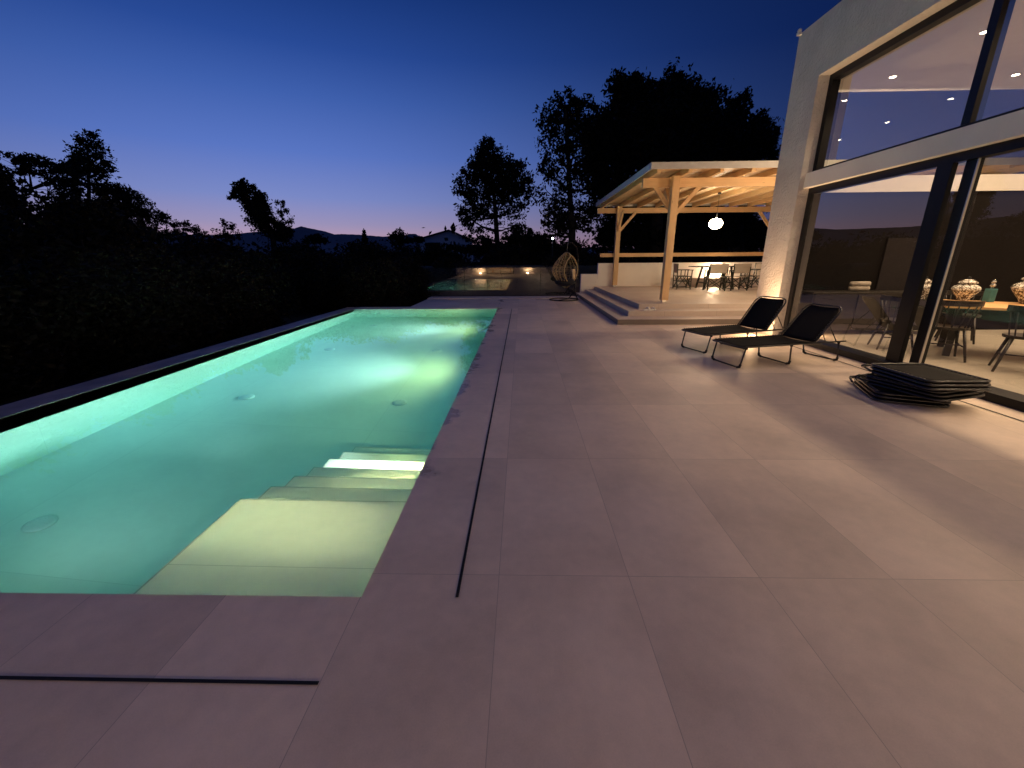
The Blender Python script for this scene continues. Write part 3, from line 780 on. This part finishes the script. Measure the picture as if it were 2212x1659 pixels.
def lounger(lab, loc, rz, back_deg, proto=[None]):
    # origin: foot end centre on the floor, +x towards the head
    t = thing('sun_lounger', lab, 'sun lounger', loc, rz, 'black folding sun loungers')
    q = MB(); fr = [(LEN, LW / 2, LH), (.06, LW / 2, LH), (.02, LW / 2 - .02, LH), (0, LW / 2 - .06, LH), (0, -LW / 2 + .06, LH), (.02, -LW / 2 + .02, LH), (.06, -LW / 2, LH), (LEN, -LW / 2, LH)]
    q.tube(fr, .012, 8); q.build('frame', 'greymetal', t)
    q = MB(); sheet(q, .03, HINGE, LW - .05, LH + .008, .018); o = q.build('seat', 'sling', t); o.modifiers.new('s', 'SOLIDIFY').thickness = .005
    for s in (-1, 1):
        q = MB(); lacing(q, .05, HINGE, s * (LW / 2), s * (LW / 2 - .04), LH + .012); q.build('lacing', 'sling', o)
    for x, k in ((.10, 0), (.82, 1), (1.62, 2)):
        q = MB(); sx = (-.05, .03, .05)[k]
        q.tube([(x, LW / 2 - .015, LH - .005), (x + sx, LW / 2 - .02, .05), (x + sx, LW / 2 - .05, .018), (x + sx, -LW / 2 + .05, .018), (x + sx, -LW / 2 + .02, .05), (x, -LW / 2 + .015, LH - .005)], .011, 8)
        o = q.build('leg', 'greymetal', t)
        for s in (-1, 1):
            q = MB(); q.tube([(x + sx, s * (LW / 2 - .018), .065), (x + sx, s * (LW / 2 - .028), .03), (x + sx, s * (LW / 2 - .07), .017)], .017, 8); q.build('rubber_foot', 'rubber', o)
            q = MB(); q.tube([(x, s * (LW / 2 - .012), LH - .03), (x, s * (LW / 2 - .006), LH + .005)], .017, 8); q.build('joint', 'rubber', o)
    a = math.radians(back_deg); BL = .60
    Rm = Matrix.Translation((HINGE, 0, LH + .01)) @ Matrix.Rotation(-a, 4, 'Y')
    q = MB(); r = .11; pts = [(0, LW / 2 - .01, 0), (BL - r, LW / 2 - .01, 0)]
    for i in range(1, 6): aa = PI / 2 - PI / 2 * i / 5; pts.append((BL - r + r * math.cos(aa), LW / 2 - .01 - r + r * math.sin(aa), 0))
    pts += [(p[0], -p[1], 0) for p in reversed(pts)]
    q.tube(pts, .012, 8); o = q.build('back_frame', 'greymetal', t, tf=Rm)
    # fabric of the back, narrowed at the rounded top
    vs = []; fs = []; n = 10
    for i in range(n + 1):
        x = .0 + (BL - .02) * i / n
        w = LW - .06 - (0 if x < BL - .15 else .10 * ((x - BL + .15) / .13) ** 1.5)
        for j in range(7):
            u = j / 6 * 2 - 1; vs.append((x, u * w / 2, -.012 * (1 - u * u)))
    for i in range(n):
        for j in range(6): fs.append((i * 7 + j, (i + 1) * 7 + j, (i + 1) * 7 + j + 1, i * 7 + j + 1))
    q = MB(); q.add(vs, fs, True); o = q.build('backrest', 'sling', t, tf=Rm); o.modifiers.new('s', 'SOLIDIFY').thickness = .005
    for s in (-1, 1):
        q = MB(); lacing(q, .03, BL - .12, s * (LW / 2 - .01), s * (LW / 2 - .045), .004); q.build('lacing', 'cord', o, tf=Rm)
    # props of the back
    for s in (-1, 1):
        p1 = Rm @ Vector((.30, s * (LW / 2 - .02), -.01)); q = MB()
        q.tube([p1, (1.58, s * (LW / 2 - .02), LH)], .007, 6); q.tube([Rm @ Vector((.16, s * (LW / 2 - .02), -.01)), (1.40, s * (LW / 2 - .02), LH)], .006, 6); q.build('prop', 'blackmetal', t)
    q = MB(); q.tube([(.85, LW / 2 - .03, LH - .06), (1.0, LW / 2 - .04, .19), (1.25, LW / 2 - .05, .17), (1.5, LW / 2 - .04, .20), (1.6, LW / 2 - .03, .24)], .007, 6); q.build('hanging_strap', 'rubber', t)
    return t
u15 = math.radians(17)
lounger('black folding sun lounger with raised back, standing behind the other one near the house pier', (2.71, 6.50, 0), math.radians(20), 53)
lounger('black folding sun lounger with raised back, the one in front nearest the camera', (2.80, 5.62, 0), math.radians(14.5), 50)
# folded loungers in a stack
def folded(lab, loc, rz, tiltx, tilty):
    t = thing('folded_sun_lounger', lab, 'sun lounger', loc, rz, 'folded sun loungers in a flat stack')
    L, Wd = .72, .60
    tf = Matrix.Rotation(tiltx, 4, 'X') @ Matrix.Rotation(tilty, 4, 'Y')
    for k, z in enumerate((.018, .052, .083)):
        Tz = tf @ Matrix.Translation((-.02 * k, .01 * k, z))
        pts = [(p[0] - L / 2, p[1], 0) for p in rrect_pts(L, Wd, .08)]
        o = MB().tube(pts, .011, 8, closed=True).build('frame', 'greymetal', t, tf=Tz)
        q = MB(); sheet(q, -L / 2 + .03, L / 2 - .03, Wd - .06, .002, .008, 6)
        o2 = q.build('seat', 'sling', t, tf=Tz); o2.modifiers.new('s', 'SOLIDIFY').thickness = .005
        if k == 2:
            for s in (-1, 1):
                q = MB(); lacing(q, -L / 2 + .05, L / 2 - .05, s * (Wd / 2), s * (Wd / 2 - .04), .006); q.build('lacing', 'cord', o2, tf=Tz)
    for s in (-1, 1):
        q = MB(); q.tube([(-.30, s * (Wd / 2 + .015), .03), (-.42, s * (Wd / 2 + .01), .05), (-.46, s * (Wd / 2 - .05), .055), (-.46, 0, .055)], .011, 8); o = q.build('leg', 'greymetal', t, tf=tf)
        MB().tube([(-.44, s * (Wd / 2 - .0), .05), (-.46, s * (Wd / 2 - .07), .055)], .018, 8).build('rubber_foot', 'rubber', o, tf=tf)
folded('bottom folded sun lounger of the stack, its frame sticking out left', (4.06, 4.30, 0.0), math.radians(-112), 0, 0)
folded('folded black sun lounger in the middle of the stack', (4.16, 4.16, .107), math.radians(-76), .025, -.02)
folded('folded black sun lounger on top of the stack', (4.14, 4.12, .212), math.radians(-90), .0, -.01)

# ================================================================== hanging egg chair
eg = thing('egg_chair', 'rattan hanging egg chair on a black stand at the far end of the patio', 'hanging chair', (1.5, 14.85, 0))
q = MB(); q.tube([(.50 * math.cos(a), .50 * math.sin(a), .022) for a in [2 * PI * i / 40 for i in range(40)]], .02, 8, closed=True); q.tube([(.28, .42, .022), (-.28, -.42, .022)], .014, 6); q.build('base_ring', 'blackmetal', eg)
q = MB(); q.tube([(.48, -.12, .02), (.40, .30, .26), (.42, .40, .5), (.50, .44, 1.0), (.50, .40, 1.45), (.42, .30, 1.78), (.26, .14, 1.92), (.10, .02, 1.93)], .022, 8); q.tube([(.22, .45, .02), (.40, .30, .26)], .02, 8); q.build('stand_pole', 'blackmetal', eg)
q = MB(); q.tube([(.10, .02, 1.93), (.08, 0, 1.88), (.06, 0, 1.64)], .006, 6); q.build('hanging_chain', 'alu', eg)
# basket: pointed egg, open towards front right
AX = math.radians(-38)      # direction the opening looks to
def egg_r(t):   # t 0 top .. 1 bottom, radius of the egg
    return .50 * (math.sin(PI * t ** .80) ** .78) * (1.0 if t > .5 else (.55 + .9 * t if t < .5 else 1))
EZ1, EZ0 = 1.63, .40
def egg(t, phi, sc=1.0):
    r = egg_r(t) * sc
    return Vector((.05 + r * math.cos(phi), r * math.sin(phi), EZ1 + (EZ0 - EZ1) * t))
def clip(p):
    # opening plane
    d = Vector((math.cos(AX), math.sin(AX), 0)); c0 = Vector((.05, 0, 0))
    return (p - c0).dot(d) < .20
rim = []
for s in (1, -1):
    for i in range(25):
        t = i / 24 if s == 1 else 1 - i / 24
        t = .015 + .97 * t; r = egg_r(t); v = min(1, .20 / max(r, 1e-4)); ph = math.acos(v) * s
        if r < .2: ph = 0.0
        p = egg(t, AX + ph)
        rim.append(p)
q = MB(); q.tube(rim[:25], .020, 8); q.tube(rim[25:], .020, 8); q.build('rim', 'rattan', eg)
q = MB()
nr = 14
for k in range(nr):
    ph = AX + math.radians(66) + (2 * PI - math.radians(132)) * k / (nr - 1)
    pts = [egg(t, ph) for t in [.01 + .98 * i / 22 for i in range(23)]]
    q.tube(pts, .0085, 6)
q.build('rib', 'rattan', eg)
q = MB(); rr_ = random.Random(3)
for k in range(120):
    t0 = rr_.uniform(.12, .93); ph0 = AX + math.radians(68) + rr_.random() * math.radians(224); L = rr_.uniform(.3, .9) * (1 if rr_.random() < .5 else -1); sl = rr_.uniform(-.18, .18)
    pts = []
    for i in range(8):
        t = min(.97, max(.03, t0 + sl * i / 7)); ph = ph0 + L * i / 7
        a = (ph - AX) % (2 * PI)
        if a < math.radians(62) or a > math.radians(298): break
        pts.append(egg(t, ph, 1 + .012 * (-1) ** k))
    if len(pts) > 2: q.tube(pts, .0036, 5)
for tt in (.3, .42, .54, .66, .78, .88):
    pts = [egg(tt, AX + math.radians(66) + math.radians(228) * i / 24) for i in range(25)]
    q.tube(pts, .0042, 5)
q.build('weave', 'rattan', eg)
q = MB(); q.ball((.05 - .02, .02, .62), .34, 20, 10, (1.05, 1.05, .42)); q.build('seat_cushion', 'darkcush', eg)
q = MB(); q.box((-.11, -.04, 0), (.11, .04, .36)); q.build('pillow', 'creamcush', eg, bevel=.035, tf=Matrix.Translation((.36, .16, .70)) @ Matrix.Rotation(1.0, 4, 'Z') @ Matrix.Rotation(-.15, 4, 'X'))

# ================================================================== VEGETATION
def leaf_mesh(name, blobs, size, mt, seed, flat=1.0):
    """blobs: (cx,cy,cz, rx,ry,rz, n leaves, n clumps)"""
    rg = np.random.default_rng(seed); P = []
    for (cx, cy, cz, rx, ry, rz, n, nc) in blobs:
        d = rg.normal(size=(nc, 3)); d /= np.linalg.norm(d, axis=1)[:, None]
        rad = rg.uniform(.25, 1.0, size=(nc, 1)) ** .55
        cc = d * rad * .86
        idx = rg.integers(0, nc, n)
        off = np.clip(rg.normal(size=(n, 3)), -1.7, 1.7) * rg.uniform(.09, .26, size=(nc, 1))[idx]
        p = cc[idx] + off
        P.append(p * [rx, ry, rz] + [cx, cy, cz])
    P = np.vstack(P); n = len(P)
    a = rg.normal(size=(n, 3)); a /= np.linalg.norm(a, axis=1)[:, None]
    b_ = rg.normal(size=(n, 3)); b_ -= a * (a * b_).sum(1)[:, None]; b_ /= np.linalg.norm(b_, axis=1)[:, None]
    s = size * rg.uniform(.5, 1.3, size=(n, 1)); w = s * rg.uniform(.35, .6, size=(n, 1)) * flat
    V = np.stack([P - a * s, P + b_ * w, P + a * s, P - b_ * w], 1).reshape(-1, 3)
    me = bpy.data.meshes.new(name)
    me.vertices.add(4 * n); me.vertices.foreach_set('co', V.ravel())
    me.loops.add(4 * n); me.loops.foreach_set('vertex_index', np.arange(4 * n, dtype=np.int32))
    me.polygons.add(n); me.polygons.foreach_set('loop_start', np.arange(0, 4 * n, 4, dtype=np.int32)); me.polygons.foreach_set('loop_total', np.full(n, 4, dtype=np.int32))
    me.materials.append(M[mt]); me.update(calc_edges=True); me.validate()
    return me
def link_mesh(name, me, parent):
    o = bpy.data.objects.new(name, me); C.objects.link(o); o.parent = parent; return o
seedc = [11]
def tree(name, label, cat, base_px, Y, blobs, leaf, mt, dens=1.0, group=None, trunk=.16, lean=None, bare=0, clump=26):
    """blobs in photo pixels (px, py, rx, ry, weight); each gets its own depth"""
    seedc[0] += 1; rg = random.Random(seedc[0]); leaf *= .8
    base = W(base_px, 560, Y); base.z = G
    t = thing(name, label, cat, base, 0, group)
    bl = []; cs = []
    for (px, py, rx, ry, wt) in blobs:
        dy = rg.uniform(-.6, .6) * rx * Y / FPX
        p = W(px, py, Y) ; k = Y / FPX * 1.05
        r3 = (rx * k, max(rx, ry) * .8 * k, ry * k)
        p = p - base; p.y += dy
        cs.append((p, r3))
        area = rx * ry * k * k
        n = int(area / (leaf * leaf) * 15 * dens ** .6 * wt)
        bl.append((p.x, p.y, p.z, *r3, max(40, n), max(6, int(clump * wt * math.sqrt(area)))))
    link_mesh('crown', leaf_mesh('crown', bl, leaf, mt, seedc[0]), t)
    q = MB()
    zs_ = [c[0].z for c in cs]; top = max(cs, key=lambda c: c[0].z)[0]
    stem = [Vector((0, 0, 0)), Vector((0, 0, 0)).lerp(top, .35) + Vector((rg.uniform(-.2, .2), 0, 0)), Vector((0, 0, 0)).lerp(top, .7), top]
    if lean: stem = [Vector((0, 0, 0))] + [W(a, c_, Y) - base for a, c_ in lean]
    q.tube(stem, [trunk * (1 - .75 * i / (len(stem) - 1)) for i in range(len(stem))], 8)
    for p, r3 in cs:
        best = None
        for i in range(8):
            tt = .2 + .75 * i / 7; f = tt * (len(stem) - 1); j = min(int(f), len(stem) - 2); s_ = stem[j].lerp(stem[j + 1], f - j)
            if s_.z < p.z - .1 * r3[2] or best is None: best = s_
        mid = best.lerp(p, .5) + Vector((rg.uniform(-.1, .1), 0, -.08 * (p - best).length))
        q.tube([best, mid, p], [trunk * .38, trunk * .25, trunk * .08], 6)
        for _ in range(5 + bare):
            e = p + Vector((rg.uniform(-.8, .8) * r3[0], rg.uniform(-.8, .8) * r3[1], rg.uniform(-.6, .8) * r3[2]))
            q.tube([p.lerp(best, .3), p.lerp(e, .5), e], [trunk * .14, trunk * .09, trunk * .04], 5)
    q.build('trunk', 'bark', t)
    return t
# --- left side
tree('pine_tree', 'tall loose pine rising above the left tree line with a drooping right branch', 'tree', 196, 24,
     [(190, 300, 22, 20, 1), (188, 330, 38, 24, 1), (165, 352, 34, 22, .9), (205, 365, 42, 26, 1), (232, 366, 24, 12, .7), (185, 400, 48, 24, .7), (170, 425, 50, 22, .45)], .13, 'needle', .62, trunk=.15, lean=[(192, 480), (192, 400), (188, 320)])
tree('umbrella_pine', 'flat topped pine with bare leaning branches at the far left', 'tree', 205, 20,
     [(70, 350, 44, 15, 1), (120, 362, 36, 16, 1), (40, 362, 26, 18, .8), (90, 378, 62, 17, .9), (60, 410, 52, 20, .30), (130, 420, 52, 24, .26), (95, 450, 50, 20, .13)], .11, 'needle', .75, trunk=.14, lean=[(190, 520), (150, 478), (100, 440), (60, 400)], bare=9)
tree('dark_tree', 'dark tree cut by the left edge of the photo', 'tree', 0, 15,
     [(-14, 365, 26, 42, 1.2), (-10, 430, 38, 40, 1.2), (8, 398, 26, 28, 1), (24, 470, 20, 34, .6), (-20, 490, 40, 40, 1.1)], .12, 'leaf', 1.2, trunk=.2)
tree('round_tree', 'dense round tree below the tall pine on the left', 'tree', 215, 21,
     [(222, 430, 40, 36, 1.6), (205, 465, 52, 34, 1.6), (245, 465, 26, 30, 1.4), (165, 492, 38, 26, 1.0), (120, 505, 40, 16, .9)], .11, 'leaf', 1.25, trunk=.16)
for px, Y, bl, lab in ((300, 23, [(300, 440, 25, 26, .8), (292, 470, 36, 30, .9), (325, 468, 26, 22, .6), (312, 500, 42, 20, .9)], 'small tree right of the dense round tree'),
                       (352, 24, [(357, 466, 13, 14, .7), (352, 484, 26, 16, .8), (375, 492, 22, 12, .6), (352, 508, 40, 12, .9)], 'lower small tree in the left tree line'),
                       (405, 25, [(405, 488, 18, 10, .6), (420, 500, 22, 11, .6), (440, 508, 18, 8, .5), (400, 512, 34, 8, .8)], 'lowest twiggy bush before the gap in the tree line')):
    tree('small_tree', lab, 'tree', px, Y, bl, .085, 'leaf', .62, 'small trees in the left tree line', trunk=.07, bare=4)
tree('thin_bush', 'feathery see-through bush left of the leaning tree', 'bush', 490, 24, [(482, 488, 17, 14, .45), (505, 495, 18, 16, .5), (470, 505, 24, 10, .7), (495, 512, 30, 9, .9)], .08, 'leafolive', .5, trunk=.05, bare=6)
tree('leaning_tree', 'dark tree leaning to the left against the pink horizon', 'tree', 590, 26,
     [(520, 403, 22, 14, 1.3), (508, 420, 20, 14, 1.3), (535, 422, 28, 19, 1.5), (550, 445, 28, 22, 1.6), (565, 465, 28, 22, 1.6), (580, 488, 30, 22, 1.6), (600, 500, 26, 18, 1.4), (525, 390, 8, 6, .6)], .11, 'leaf', 1.15, trunk=.2, lean=[(588, 500), (560, 455), (520, 410)])
tree('small_tree', 'thin small tree right beside the leaning tree', 'tree', 612, 25.4, [(608, 440, 10, 9, .7), (612, 460, 13, 12, .7), (622, 478, 12, 12, .6), (615, 500, 18, 18, 1.2)], .085, 'leaf', .8, 'small trees in the left tree line', trunk=.06)
# --- middle
tree('pine_tree', 'conical dark pine standing alone left of the big oak', 'tree', 1075, 30,
     [(1052, 312, 15, 18, 1.3), (1056, 345, 34, 26, 1.5), (1034, 372, 34, 26, 1.3), (1095, 360, 30, 26, 1.3), (1118, 385, 30, 28, 1.2), (1025, 408, 38, 26, 1.2), (1075, 405, 46, 32, 1.6), (1128, 420, 24, 24, .8), (1018, 445, 36, 20, .75), (1100, 455, 42, 18, .5), (1050, 450, 40, 18, .6), (1010, 470, 30, 14, .6), (1040, 490, 44, 16, .45), (1100, 490, 40, 18, .40), (1000, 467, 20, 10, .7), (1030, 512, 34, 10, .6)], .14, 'needle', .95, trunk=.24, lean=[(1074, 520), (1068, 430), (1054, 320)])
tree('oak_tree', 'biggest tree, broad dark crown towering over the pergola', 'tree', 1420, 27,
     [(1455, 165, 20, 24, 1.2), (1475, 195, 40, 32, 1.6), (1395, 205, 42, 34, 1.7), (1340, 205, 36, 30, 1.5), (1375, 180, 24, 16, 1.0), (1440, 240, 70, 46, 2.0), (1350, 250, 56, 44, 1.8), (1515, 250, 52, 40, 1.7), (1400, 300, 86, 46, 2.0), (1320, 310, 60, 46, 1.7), (1500, 310, 70, 46, 1.9), (1545, 290, 40, 36, 1.5), (1400, 350, 90, 40, 1.9), (1300, 370, 56, 44, 1.3), (1560, 340, 60, 36, 1.7), (1310, 430, 56, 40, 1.0), (1380, 420, 70, 50, 1.5)], .17, 'leaf', .95, trunk=.45, lean=[(1420, 480), (1415, 380), (1440, 200)])
tree('oak_tree', 'airy tree with sky showing through at the left side of the biggest crown', 'tree', 1235, 25,
     [(1222, 218, 24, 22, 1.1), (1258, 228, 30, 20, 1.0), (1185, 260, 24, 28, .9), (1225, 262, 40, 30, 1.1), (1275, 270, 34, 34, 1.0), (1195, 315, 34, 34, .60), (1245, 320, 44, 36, .62), (1185, 365, 24, 32, .6), (1230, 385, 44, 34, .50), (1275, 360, 34, 40, .8), (1190, 425, 30, 30, .6), (1235, 445, 44, 30, .60), (1195, 475, 34, 24, .7), (1250, 485, 50, 24, .9), (1200, 505, 26, 14, .7), (1292, 305, 26, 34, 1.0), (1290, 400, 30, 36, .7), (1285, 455, 28, 28, .7)], .14, 'leaf', .68, trunk=.26, lean=[(1236, 500), (1230, 400), (1222, 240)])
tree('poplar_tree', 'tree with two tops at the right end of the tree group beside the house', 'tree', 1610, 29,
     [(1605, 215, 14, 18, 1.1), (1600, 238, 28, 24, 1.2), (1595, 275, 36, 32, 1.4), (1640, 262, 18, 22, 1.0), (1640, 290, 28, 34, 1.3), (1665, 300, 14, 30, .9), (1600, 320, 50, 36, 1.6), (1650, 345, 40, 30, 1.4), (1560, 372, 30, 30, 1.3)], .15, 'leaf', 1.0, trunk=.25)
tree('far_tree', 'dark tree seen under the pergola roof left of the house pier', 'tree', 1590, 30, [(1520, 475, 60, 36, 1.6), (1590, 470, 40, 28, 1.3), (1620, 505, 40, 22, 1.3), (1450, 480, 60, 40, 1.6), (1380, 490, 50, 36, 1.6), (1640, 520, 50, 20, 1.4), (1330, 500, 40, 36, 1.5), (1420, 515, 90, 26, 2), (1540, 520, 90, 26, 2), (1500, 500, 60, 30, 2)], .2, 'leaf', 4.0, trunk=.2)
# cypress and far bushes
tree('cypress_tree', 'slim pointed cypress against the hills', 'tree', 787, 90, [(786, 501, 3, 5, 2), (787, 510, 4.5, 7, 2.2), (787, 518, 5, 6, 2.2)], .32, 'needle', 2.0, trunk=.2)
for px, py, rx, ry, Y, lab in ((684, 513, 16, 8, 60, 'round bush below the hill crest'), (862, 508, 14, 12, 50, 'ragged twiggy tree top between the cypress and the gabled house'), (900, 516, 12, 5, 55, 'small bush left of the gabled house'),
                               (1130, 512, 30, 18, 26, 'dark bush right of the lone pine'), (1165, 520, 26, 16, 27, 'dark bush below the airy tree'), (1045, 528, 40, 12, 28, 'low bush at the foot of the lone pine')):
    tree('bush', lab, 'bush', px, Y, [(px, py, rx, ry, 1.3), (px - rx * .7, py + ry * .8, rx, ry, 1.4), (px + rx * .7, py + ry * .8, rx, ry, 1.4)], .0035 * Y + .03, 'leaf', 1.1, 'bushes along the horizon', trunk=.06)
# --- dense shrubs: three meshes, many individuals
def shrub_proto(seed, mt):
    t = thing('shrub', 'x', 'shrub', (0, 0, 0), 0, 'dark shrubs around the pool garden')
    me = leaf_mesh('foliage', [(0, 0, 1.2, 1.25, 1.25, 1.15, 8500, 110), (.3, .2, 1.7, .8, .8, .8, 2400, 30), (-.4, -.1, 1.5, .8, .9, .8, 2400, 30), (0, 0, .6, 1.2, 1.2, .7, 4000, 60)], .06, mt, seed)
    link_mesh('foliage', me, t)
    q = MB()
    for k in range(7):
        a = k * .9; q.tube([(0, 0, 0), (.3 * math.cos(a), .3 * math.sin(a), .8), (.8 * math.cos(a), .8 * math.sin(a), 1.7)], [.04, .025, .01], 5)
    q.build('stem', 'bark', t)
    return t
prot = [shrub_proto(101, 'leafolive'), shrub_proto(102, 'leaf'), shrub_proto(103, 'leafolive')]
usedp = [False] * 3
def shrub(x, y, s, sz, k, lab):
    if not usedp[k]: t = prot[k]; usedp[k] = True
    else: t = copy_tree(prot[k])
    t.location = (x, y, G); t.scale = (s, s, sz); t.rotation_euler = (0, 0, random.uniform(0, 6.28)); t['label'] = lab
    return t
shr = []
# hedge row left of the pool, tops near eye level
for i, y in enumerate([.2, 2.0, 3.8, 5.6, 7.4, 9.2, 11.0, 12.8]):
    shr.append((-8.2 - .25 * (i % 2), y, 1.15, .86 + .05 * (i % 3), i % 3, 'dark olive shrub beside the pool ledge, number %d of the row counted from the camera'))
ordn = ['first', 'second', 'third', 'fourth', 'fifth', 'sixth', 'seventh', 'eighth', 'ninth', 'tenth', 'eleventh', 'twelfth']
for i, s_ in enumerate(shr): shrub(*s_[:5], 'dark olive shrub beside the left pool ledge, %s of its row from the camera' % ordn[i])
far = [(-5.0, 14.5, .92, .82), (-6.5, 15.6, 1.1, .90), (-8.3, 16.8, 1.2, .95), (-4.6, 16.8, 1.05, .85), (-3.0, 19.0, 1.2, .85), (-.6, 19.6, 1.2, .82), (1.8, 19.4, 1.2, .85), (4.2, 19.6, 1.3, .95), (6.8, 19.6, 1.3, .95), (9.4, 19.8, 1.3, .95), (12.2, 20, 1.3, 1.0)]
for i, (x, y, s, sz) in enumerate(far):
    w = 'dark shrub behind the pool\'s far left corner, %s from the right' if i < 4 else 'dark shrub behind the glass fence and white wall, %s from the left'
    shrub(x, y, s, sz, i % 3, (w % ordn[i if i < 4 else i - 4]))
mid = [(-12, 8), (-12.5, 12), (-12, 16), (-14.5, 20), (-11, 20.5), (-7.5, 21), (-17, 12), (-18, 17), (-20, 22), (-5, 24), (-1, 25), (2.5, 25), (-9, 27), (-14, 28)]
for i, (x, y) in enumerate(mid):
    shrub(x, y, 1.7, (1.5 if x / y < -.98 else 1.12) + .03 * (i % 3), (i + 1) % 3, 'broad dark shrub in the second row beyond the pool, ' + (ordn[i] + ' one' if i < 12 else ('farthest one' if i == 12 else 'farthest but one')))
# a far wood filling the middle distance
bl = []
rg = random.Random(5)
for i in range(60):
    Y = rg.uniform(38, 75); px = rg.uniform(-60, 1700); p = W(px, 524 + rg.uniform(-3, 8), Y)
    r = rg.uniform(2.0, 4.5); bl.append((p.x, Y, p.z - r * .8, r * 1.6, r, r, 420, 20))
o = bpy.data.objects.new('distant_wood', leaf_mesh('distant_wood', bl, .36, 'leaf', 77)); C.objects.link(o)
tag(o, 'dark wooded belt filling the middle distance below the horizon', 'wood', kind='stuff')

# far gabled house
fh = thing('distant_house', 'small pale house with a low gable on the horizon', 'house', (0, 0, 0))
A = W(970, 497.5, 70); L_ = W(903, 517, 70); R_ = W(1012, 517, 70)
q = MB(); q.add([(L_.x + .3, 70, G), (R_.x - .3, 70, G), (R_.x - .3, 70, R_.z), (A.x, 70, A.z - .12), (L_.x + .3, 70, L_.z), (L_.x + .3, 78, G), (R_.x - .3, 78, G), (R_.x - .3, 78, R_.z), (A.x, 78, A.z - .12), (L_.x + .3, 78, L_.z)],
                [(0, 1, 2, 3, 4), (5, 9, 8, 7, 6), (0, 4, 9, 5), (1, 6, 7, 2)]); q.build('wall', 'whitewall', fh)
q = MB(); q.add([(L_.x, 69.6, L_.z - .05), (A.x, 69.6, A.z - .05), (R_.x, 69.6, R_.z - .05), (R_.x, 78.4, R_.z - .05), (A.x, 78.4, A.z - .05), (L_.x, 78.4, L_.z - .05), (L_.x, 69.6, L_.z + .12), (A.x, 69.6, A.z + .12), (R_.x, 69.6, R_.z + .12), (R_.x, 78.4, R_.z + .12), (A.x, 78.4, A.z + .12), (L_.x, 78.4, L_.z + .12)],
                [(0, 1, 7, 6), (1, 2, 8, 7), (6, 7, 10, 11), (7, 8, 9, 10), (0, 5, 4, 1), (1, 4, 3, 2)]); rf = q.build('roof', mat('dark_roof', (.05, .045, .05), .8), fh)
pa = W(925, 503, 70); MB().tube([(pa.x, 71, pa.z - 1.6), (pa.x, 71, pa.z + .25)], .05, 6).build('chimney', 'blackmetal', rf)
w0 = W(918, 524, 69.9); w1 = W(952, 545, 69.9); MB().box((w0.x, 69.9, w1.z), (w1.x, 69.98, w0.z)).build('window', 'frame', fh)
# distant street lamp between the trees
lp = W(1194, 515, 23.0)
t = thing('street_lamp', 'distant white lamp shining between the trees', 'lamp', (lp.x, 23.0, G))
MB().tube([(0, 0, 0), (0, 0, lp.z - G)], .03, 6).build('pole', 'blackmetal', t)
MB().ball((0, 0, lp.z - G), .05, 10, 8).build('lamp_head', emit_mat('street_glow', (.8, .9, 1), 25), t)
